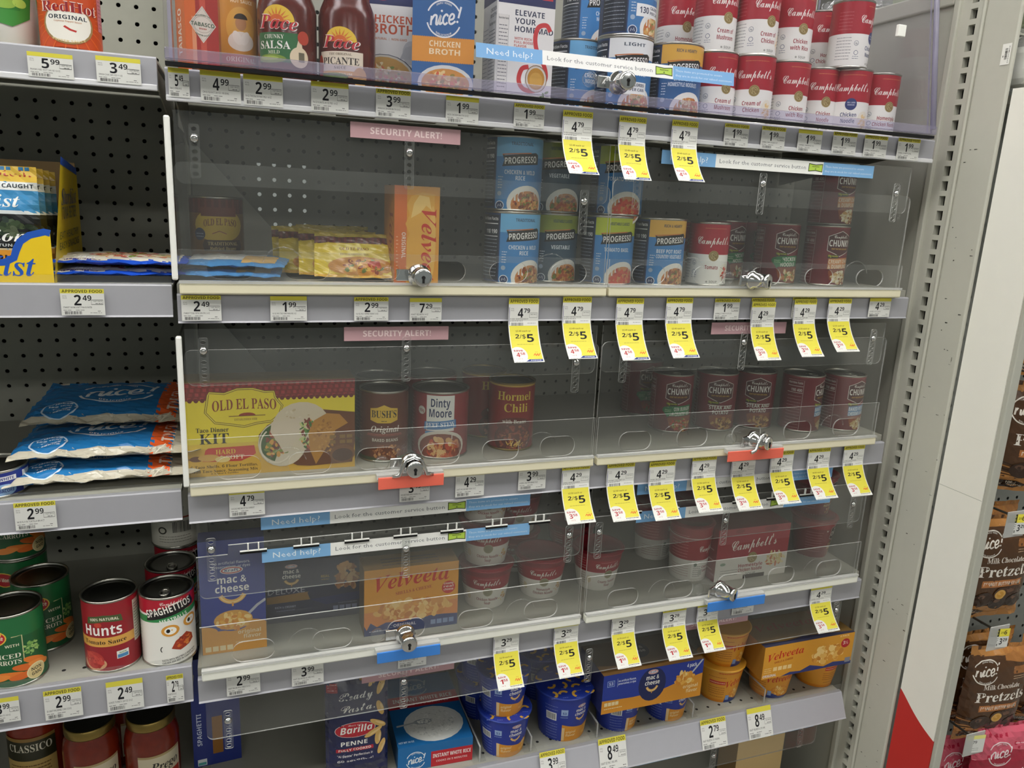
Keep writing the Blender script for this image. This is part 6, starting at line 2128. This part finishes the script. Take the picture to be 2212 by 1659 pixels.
for k, cx, cy, y, rot, lb in [('mushroom', 1544, 60, 0.046, 4, 'upper cream of mushroom soup can in the case'), ('creamchicken', 1634, 65, 0.031, 6, 'upper cream of chicken soup can in the case'),
                              ('rice', 1709, 75, 0.046, -4, 'upper chicken with rice soup can in the case'), ('noodlelite', 1834, 95, 0.032, 34, 'turned soup can showing its side, upper row right end in the case')]:
    putcan(k, lb, cx, cy, y, Z1 + 0.1045, rot, RS)
xb, yb = PX(1768, 110, 0.145), 0.145
t = put('homestyle', 'red soup can in the rear row behind the turned can, lower one', 'can', xb, yb, Z1, 0, RS)
dup(t, (xb, yb, Z1 + 0.1045), 0.0, 'red soup can in the rear row behind the turned can, upper one')

# ---------------------------------------------------------------- goods: second shelf
Z2 = -0.2218
putcan('refried', 'refried beans can with a brown and yellow label at the left end', 470, 520, 0.165, Z2, 6, None, 'bean_can')
x0 = PX(492, 600, 0.03)
for i, n in enumerate(('lower', 'upper')):
    o = link('tuna_pouch', BAG['flatwhite'], None, (x0 + 0.006 * i, 0.020 + 0.010 * i, Z2 + 0.009 + 0.012 * i), -0.10 - .05 * i, -PI / 2 + 0.05)
    o.scale = (0.88, 0.72, 1)
    tag(o, 'white and blue pouch lying flat before the refried beans, ' + n + ' one', 'pouch', 'white pouches lying flat')
for i, (cx, y, lean, rz) in enumerate(((722, 0.170, -.36, .04), (716, 0.146, -.40, .08), (676, 0.122, -.42, .10), (690, 0.098, -.46, .02), (732, 0.072, -.50, -.02), (766, 0.046, -.56, -.06))):
    o = link('seasoning_packet', BAG['season'], None, (PX(cx, 600, y), y, Z2 + 0.006), rz - .05, lean)
    o.scale = (0.92, 1, 0.76)
    tag(o, 'yellow taco seasoning packet leaning in the row, %s from the front' % ORD[5 - i], 'packet', 'taco seasoning packets')
putbox('loaf', 'orange cheese loaf box standing on end beside the seasoning packets', 'box', PX(898, 610, 0.036), 0.034, Z2, 4)
g_ = 'blue soup cans on the second shelf'
t = putcan('wildrice', 'blue-topped wild rice soup can, lower of its stack', 1104, 550, 0.026, Z2, 2, g_)
dup(t, (t.location.x, t.location.y + 0.004, Z2 + 0.1076), -0.2, 'blue-topped wild rice soup can, upper of its stack')
t = putcan('vegetable', 'dark green-topped vegetable soup can between blue and lime cans, lower one', 1188, 545, 0.062, Z2, -4, g_)
dup(t, (t.location.x + 0.002, t.location.y + 0.004, Z2 + 0.1076), -0.3, 'dark green-topped vegetable soup can between blue and lime cans, upper one')
t = putcan('tomatobasil', 'lime-topped tomato basil soup can, lower of its stack', 1310, 550, 0.034, Z2, -8, g_)
dup(t, (t.location.x + 0.012, t.location.y + 0.006, Z2 + 0.1076), -0.4, 'lime-topped tomato basil soup can, upper of its stack')
putcan('potroast', 'gold-topped beef pot roast soup can on the second shelf', 1420, 555, 0.028, Z2, -6, g_)
t = putcan('tomato', 'red and white tomato soup can in front on the second shelf', 1527, 565, 0.034, Z2, -16, 'tomato soup cans')
dup(t, (t.location.x - 0.018, t.location.y + 0.074, Z2), 0.3, 'red and white tomato soup can behind the front tomato can')
g_ = 'dark red soup cans on the second shelf'
t = putcan('ch_noodle', 'dark red chicken noodle soup can with a green band, in front', 1675, 550, 0.080, Z2, -4, g_)
dup(t, (PX(1562, 545, 0.185), 0.185, Z2), 0.25, 'dark red soup can rising behind the tomato soup can')
dup(t, (PX(1622, 540, 0.228), 0.228, Z2), 0.1, 'dark red soup can deep in shade left of the green-banded can')
t = putcan('ch_dump', 'dark red creamy dumpling soup can with an orange band, lower one', 1781, 552, 0.056, Z2, 0, g_)
dup(t, (t.location.x + 0.004, t.location.y + 0.006, Z2 + 0.1076), 0.1, 'dark red creamy dumpling soup can with an orange band, upper one')

# ---------------------------------------------------------------- goods: third shelf
Z3 = -0.4923
putbox('tacokit', 'yellow taco dinner kit box with a tiled roof picture', 'box', PX(589, 1005, 0.030), 0.030, Z3, 0)
t = putcan('bush', 'brown baked beans can beside the taco kit box, front one', 829, 935, 0.036, Z3, -10, 'baked beans cans', 'bean_can')
dup(t, (t.location.x + 0.006, t.location.y + 0.085, Z3), 0.0, 'brown baked beans can hidden behind the front baked beans can')
t = putcan('dinty', 'wide red beef stew can with a white panel, front one', 950, 925, 0.034, Z3, -14, 'beef stew cans', 'stew_can')
dup(t, (t.location.x + 0.008, t.location.y + 0.10, Z3), -0.1, 'wide red beef stew can hidden behind the front stew can')
t = putcan('hormel', 'red chili can with yellow lettering, front one', 1103, 905, 0.050, Z3, -16, 'chili cans', 'chili_can')
dup(t, (PX(1043, 890, 0.165), 0.165, Z3), 0.3, 'red chili can with yellow lettering, behind and left of the front one')
g_ = 'dark red soup cans on the third shelf'
t = putcan('ch_sirloin', 'dark red sirloin burger soup can with a green band, front one', 1449, 868, 0.088, Z3, -10, g_)
dup(t, (PX(1385, 850, 0.24), 0.24, Z3), 0.0, 'dark red sirloin burger soup can with a green band, rear one')
t = putcan('ch_steak', 'dark red steak and potato soup can, left of the two', 1544, 866, 0.082, Z3, -20, g_)
dup(t, (PX(1626, 866, 0.118), 0.118, Z3), -0.42, 'dark red steak and potato soup can, right of the two')
t = putcan('ch_baked', 'red baked potato soup can turned to show its nutrition panel', 1729, 868, 0.042, Z3, 34, g_)
dup(t, (PX(1817, 868, 0.070), 0.070, Z3), 0.15, 'red baked potato soup can at the right end with a blue band showing')

# ---------------------------------------------------------------- goods: fourth shelf
Z4 = -0.7718
putbox('kraft', 'tall blue and orange macaroni box at the left end of the fourth shelf', 'box', PX(508, 1392, 0.034), 0.034, Z4, 0)
putbox('deluxe', 'dark navy deluxe macaroni box lying on its side, set back', 'box', PX(680, 1322, 0.095), 0.095, Z4, -2)
putbox('shells', 'yellow shells and cheese box beside the soup bowls', 'box', PX(889, 1348, 0.022), 0.022, Z4, 0)
g_ = 'red soup bowls on the fourth shelf'
t = putcan('bowlnoodle', 'chicken noodle soup bowl right of the yellow box, bottom of the stack', 1048, 1265, 0.040, Z4, -14, g_, None, 'bowl')
for i, n in enumerate(('middle', 'top')):
    dup(t, (t.location.x - 0.003 * i, t.location.y + 0.006 * (i + 1), Z4 + 0.0756 * (i + 1)), -0.25 + .1 * i, 'chicken noodle soup bowl right of the yellow box, %s of the stack' % n)
t = putcan('bowlhome', 'homestyle noodle soup bowl in front, second bowl from the left', 1166, 1250, 0.048, Z4, -14, g_, None, 'bowl')
for i, n in enumerate(('bottom', 'middle', 'top')):
    dup(t, (t.location.x - 0.012, t.location.y + 0.105, Z4 + 0.0756 * i), -0.2, 'homestyle soup bowl in the rear stack behind the front one, ' + n)
t = putcan('bowltomato', 'creamy tomato soup bowl at the left of the right-hand door, front', 1288, 1225, 0.048, Z4, 4, g_, None, 'bowl')
dup(t, (t.location.x - 0.004, t.location.y + 0.110, Z4), 0.2, 'creamy tomato soup bowl behind the front tomato bowl')
t = putcan('cuptall', 'tall red and white soup cup left of the soup carton, front', 1488, 1195, 0.040, Z4, -4, 'tall soup cups', None, 'cup')
dup(t, (t.location.x - 0.022, t.location.y + 0.095, Z4), 0.3, 'tall red and white soup cup behind the front tall cup, left')
dup(t, (t.location.x + 0.072, t.location.y + 0.100, Z4), 0.5, 'tall red and white soup cup half hidden behind the soup carton')
putbox('fourpack', 'red and white homestyle soup carton on the fourth shelf', 'carton', PX(1621, 1232, 0.036), 0.036, Z4, 0)
t = putcan('cupchunk', 'dark red soup cup at the right end of the fourth shelf, lower', 1750, 1180, 0.060, Z4, 6, 'dark red soup cups', 'soup_cup', 'cup')
dup(t, (t.location.x + 0.006, t.location.y + 0.020, Z4 + 0.0835), -0.2, 'dark red soup cup at the right end of the fourth shelf, upper')

# ---------------------------------------------------------------- goods: fifth shelf
Z5 = -1.0355
putbox('spag', 'dark blue spaghetti box in the shade at the lower left of the locked bay', 'box', PX(470, 1600, 0.14), 0.130, Z5, 4)
o = link('pasta_pouch', BAG['pasta'], None, (PX(772, 1640, 0.03), 0.032, Z5), -0.02, -0.05)
o.scale = (0.96, 1, 0.80)
tag(o, 'navy ready pasta pouch with a red oval, under the hanging flap', 'pouch')
putbox('rice', 'blue instant white rice box lying on its back beside the pasta pouch', 'box', PX(940, 1655, 0.024), 0.022, Z5, -2)
g_ = 'blue macaroni cups'
t = putcan('maccup', 'blue macaroni cup right of the rice box, bottom of the stack', 1086, 1600, -0.004, Z5, -14, g_, None, 'cup')
dup(t, (t.location.x - 0.004, t.location.y + 0.004, Z5 + 0.0785), -0.2, 'blue macaroni cup right of the rice box, top of the stack')
for i, n in enumerate(('bottom', 'middle', 'top')):
    dup(t, (t.location.x - 0.010, t.location.y + 0.105, Z5 + 0.0785 * i), 0.1, 'blue macaroni cup in the rear stack by the rice box, ' + n)
t = putcan('macbig', 'large blue macaroni cup with a noodle-patterned lid, front one', 1213, 1550, 0.003, Z5, -4, 'large macaroni cups', None, 'cup')
dup(t, (t.location.x + 0.004, t.location.y + 0.118, Z5), 0.2, 'large blue macaroni cup with a noodle-patterned lid, rear one')
M4 = {}
t = putcan('maccup', 'blue macaroni cup under the blue sleeve, left one', 1329, 1560, 0.000, Z5, 22, 'macaroni cups under the blue sleeve', None, 'cup')
dup(t, (PX(1433, 1535, 0.050), t.location.y, Z5), -0.1, 'blue macaroni cup under the blue sleeve, right one')
xm = (t.location.x + PX(1433, 1535, 0.050)) / 2
o = putbox('mac4', 'blue and orange cardboard sleeve over two macaroni cups', 'cup pack', xm - 0.012, -0.006, Z5 + 0.060, 0)
o.scale = (1.03, 1, 1.2)
g_ = 'yellow cheese cups'
t = putcan('velcup', 'yellow shells and cheese cup between the two sleeves, lower', 1548, 1490, 0.020, Z5, 0, 'stacked yellow cheese cups', None, 'cup')
dup(t, (t.location.x + 0.004, t.location.y + 0.002, Z5 + 0.0765), 0.1, 'yellow shells and cheese cup between the two sleeves, upper')
t = putcan('velcup', 'yellow cheese cup under the yellow sleeve, left one', 1660, 1470, 0.002, Z5, -30, 'cheese cups under the yellow sleeve', None, 'cup')
x2 = PX(1757, 1455, 0.055)
dup(t, (x2, 0.055, Z5), 0.75, 'yellow cheese cup under the yellow sleeve, right one')
o = putbox('vel4', 'yellow cardboard sleeve over two cheese cups, at the right end', 'cup pack', (t.location.x + x2) / 2 - 0.018, -0.004, Z5 + 0.065, 0)
o.scale = (1.13, 1, 1.05)
# bottom shelf: two boxes glimpsed below the lowest rail
g = G().rect(0, 0, 120, 200, 'd8bc84').rect(84, 140, 112, 186, 'c8b48a').rect(88, 144, 108, 182, 'e0d4b8').text('Velveeta', 46, 150, 14, 'b89a68', 66, st='z').text('Skillets', 46, 134, 9, 'b89a68', 50, st='z')
bx = carton('pasta_box', 120, 200, 60, g, base='a8885c')
tag(link('pasta_box', bx, None, (PX(1640, 1640, 0.09), 0.09, -1.3285), 0.0), 'tan pasta box glimpsed below the lowest price rail', 'box')

# ---------------------------------------------------------------- small clear dividers on the fifth shelf
for i, (cx, cy, w) in enumerate(((1035, 1640, 'the rice box and the small cups'), (1145, 1620, 'the small and the large macaroni cup'), (1288, 1585, 'the large cup and the blue sleeve'), (1494, 1545, 'the blue sleeve and the yellow cups'), (1650, 1500, 'the yellow cups and the yellow sleeve'))):
    m = MB().box(-0.0008, 0.0008, 0.0, 0.24, 0, 0.030, M['acr2'])
    m.box(-0.0012, 0.0012, -0.001, 0.0, 0, 0.030, M['edge'])
    m.box(-0.0012, 0.0012, 0.0, 0.24, 0.029, 0.031, M['edge'])
    m.box(-0.012, 0.012, -0.001, 0.24, 0, 0.0012, M['acr2'])
    tag(m.build('shelf_divider', None, (PX(cx, cy, 0.012), 0.010, Z5 + 0.0006)), 'clear plastic shelf divider between ' + w, 'divider', 'shelf dividers')

# ---------------------------------------------------------------- candy bags on the wing panel
def hook(px, py, label):
    p = aty(px, py, -0.175)
    r = root('peg_hook', label, 'peg hook', (p.x, -0.030, p.z), 0, 'peg hooks on the wing panel')
    MB().tube([(-0.012, -0.002, 0.006), (0.012, -0.002, 0.006), (0.012, -0.004, -0.002), (0, -0.006, -0.002), (0, -0.14, 0.0), (0, -0.145, 0.004)], 0.0022, M['wire']).build('wire', r)
    g = G()
    mint = 'ruby' in label
    g.rect(0, 0, 44, 38, TW)
    if mint:
        g.rect(0, 30, 44, 38, 'e8e48a').text('1', 14, 14, 11, '55555a', 4).text('79', 18, 20, 6, '55555a', 9, al='l').lines(4, 34, [9, 5], 1, '888888', 3)
    else:
        g.rect(0, 22, 22, 38, '2c2c1c').rect(22, 22, 44, 38, 'ecdf4c').text('Buy More\n& Save', 11, 31.5, 4.6, 'c8c040', 18, lead=6.4).text('2/$', 28, 28, 4, '4a4420', 6).text('6', 35, 26, 8, '3a3420', 6)
        g.text('3', 28, 6, 12, INK, 6).text('29', 32, 12, 6, INK, 9, al='l').lines(2, 22, [18, 14.5, 11], 1.1, '55555a', 4).bars(5, 3, 23, 8, '222222', 5, 18)
    tg = link('hook_tag', g.mesh('hook_tag', lambda u, v, e: (u - 22, -e, v - 38), 'paper', eps=.05), r, (0.006, -0.148, 0.004), -0.15)
    MB().box(-0.018, 0.030, -0.1475, -0.1455, -0.039, 0.010, M['edge'], 0.0008).build('tag_holder', r)
    return r


hook(2152, 1362, 'steel peg hook and price holder above the lower pretzel bag')
hook(2190, 1115, 'steel peg hook and price holder above the upper pretzel bag')
hook(2100, 1592, 'steel peg hook and price holder above the ruby peppermint bags')
for i, (cx, by, y, rz, k, lb) in enumerate(((2118, 1588, -0.130, -0.12, 'pretzel', 'brown chocolate pretzel bag hanging lower, frontmost'), (2124, 1330, -0.128, -0.10, 'pretzel', 'brown chocolate pretzel bag hanging in the middle row, frontmost'),
                                            (2232, 1560, -0.125, -0.25, 'pretzel', 'brown chocolate pretzel bag cut by the right edge, lower row'), (2222, 1062, -0.120, -0.5, 'pretzel', 'brown bag hanging folded at the right edge, above the middle row'),
                                            (2250, 812, -0.120, -0.4, 'pretzel', 'brown bag at the right edge, highest on the wing panel'))):
    p = aty(cx, by, y)
    tag(link('pretzel_bag', BAG[k], None, (p.x, y, p.z), rz, 0.03), lb, 'candy bag', 'pretzel bags')
    if i < 2: tag(link('pretzel_bag', BAG[k], None, (p.x + 0.010, y + 0.045, p.z + 0.004), rz + .06, 0.03), lb.replace('frontmost', 'just behind the front bag'), 'candy bag', 'pretzel bags')
for cx, ty, y, rz, lb in ((2070, 1582, -0.085, -0.05, 'ruby peppermint bag hanging at the bottom, left one'), (2176, 1560, -0.142, -0.15, 'ruby peppermint bag hanging at the bottom, right one')):
    p = aty(cx, ty, y)
    tag(link('peppermint_bag', BAG['mint'], None, (p.x, y, p.z - 0.205), rz, 0.03), lb, 'candy bag', 'peppermint bags')

# ---------------------------------------------------------------- clear bags on the far side, above the end and wing panels
M['palegreen'] = paint('pale_green_pack', 'c8d2b4', 0.4, 0, 0.1)


def clearbag(x, y, z, w, h, d, seed, label):
    bm = bmesh.new()
    bmesh.ops.create_icosphere(bm, subdivisions=4, radius=1)
    r = random.Random(seed)
    ph = [r.uniform(0, 6) for _ in range(6)]
    for v in bm.verts:
        c = v.co
        q = 1 + .07 * math.sin(7 * c.x + ph[0] + 3 * c.z) + .06 * math.sin(9 * c.z + ph[1]) + .05 * math.sin(11 * c.y + 5 * c.x + ph[2])
        s_ = [abs(a) ** .75 * (1 if a > 0 else -1) for a in c]
        v.co = (s_[0] * w / 2 * q, s_[1] * d / 2 * q, (s_[2] + 1) * h / 2 * (q if c.z > -.6 else 1))
    me = bpy.data.meshes.new('clear_bag')
    bm.to_mesh(me)
    bm.free()
    me.materials.append(M['bag'])
    for p in me.polygons: p.use_smooth = True
    r_ = root('clear_bag', label, 'bag', (x, y, z), 0, 'clear bags beyond the end panel')
    link('film', me, r_)
    link('contents', MB().box(-w * .38, w * .38, -d * .3, d * .3, h * .06, h * .8, M['plasticwhite' if seed % 2 else 'palegreen'], 0.012).mesh('contents'), r_)


for i, (x, y, z, w, h, d, lb) in enumerate(((1.375, 0.42, 0.251, .15, .12, .12, 'crumpled clear bag above the end panel, left one'), (1.385, 0.24, 0.251, .15, .13, .12, 'crumpled clear bag above the end panel, right one'),
                                            (1.312, -0.075, 0.1145, .10, .085, .09, 'crumpled clear bag above the white wing panel, lower one'), (1.312, -0.075, 0.2030, .10, .14, .09, 'crumpled clear bag above the white wing panel, upper one'))):
    clearbag(x, y, z, w, h, d, i + 3, lb)
MB_ = MB().box(1.275, 1.75, 0.05, 0.60, 0.235, 0.25, M['shelf'])
tag(MB_.build('endcap_shelf'), 'pale shelf of the end display beyond the grey end panel', 'shelf')
tag(MB().box(1.287, 1.75, -0.17, -0.034, 0.095, 0.108, M['shelf']).build('wing_shelf'), 'pale top shelf of the white wing panel, under the clear bags', 'shelf')
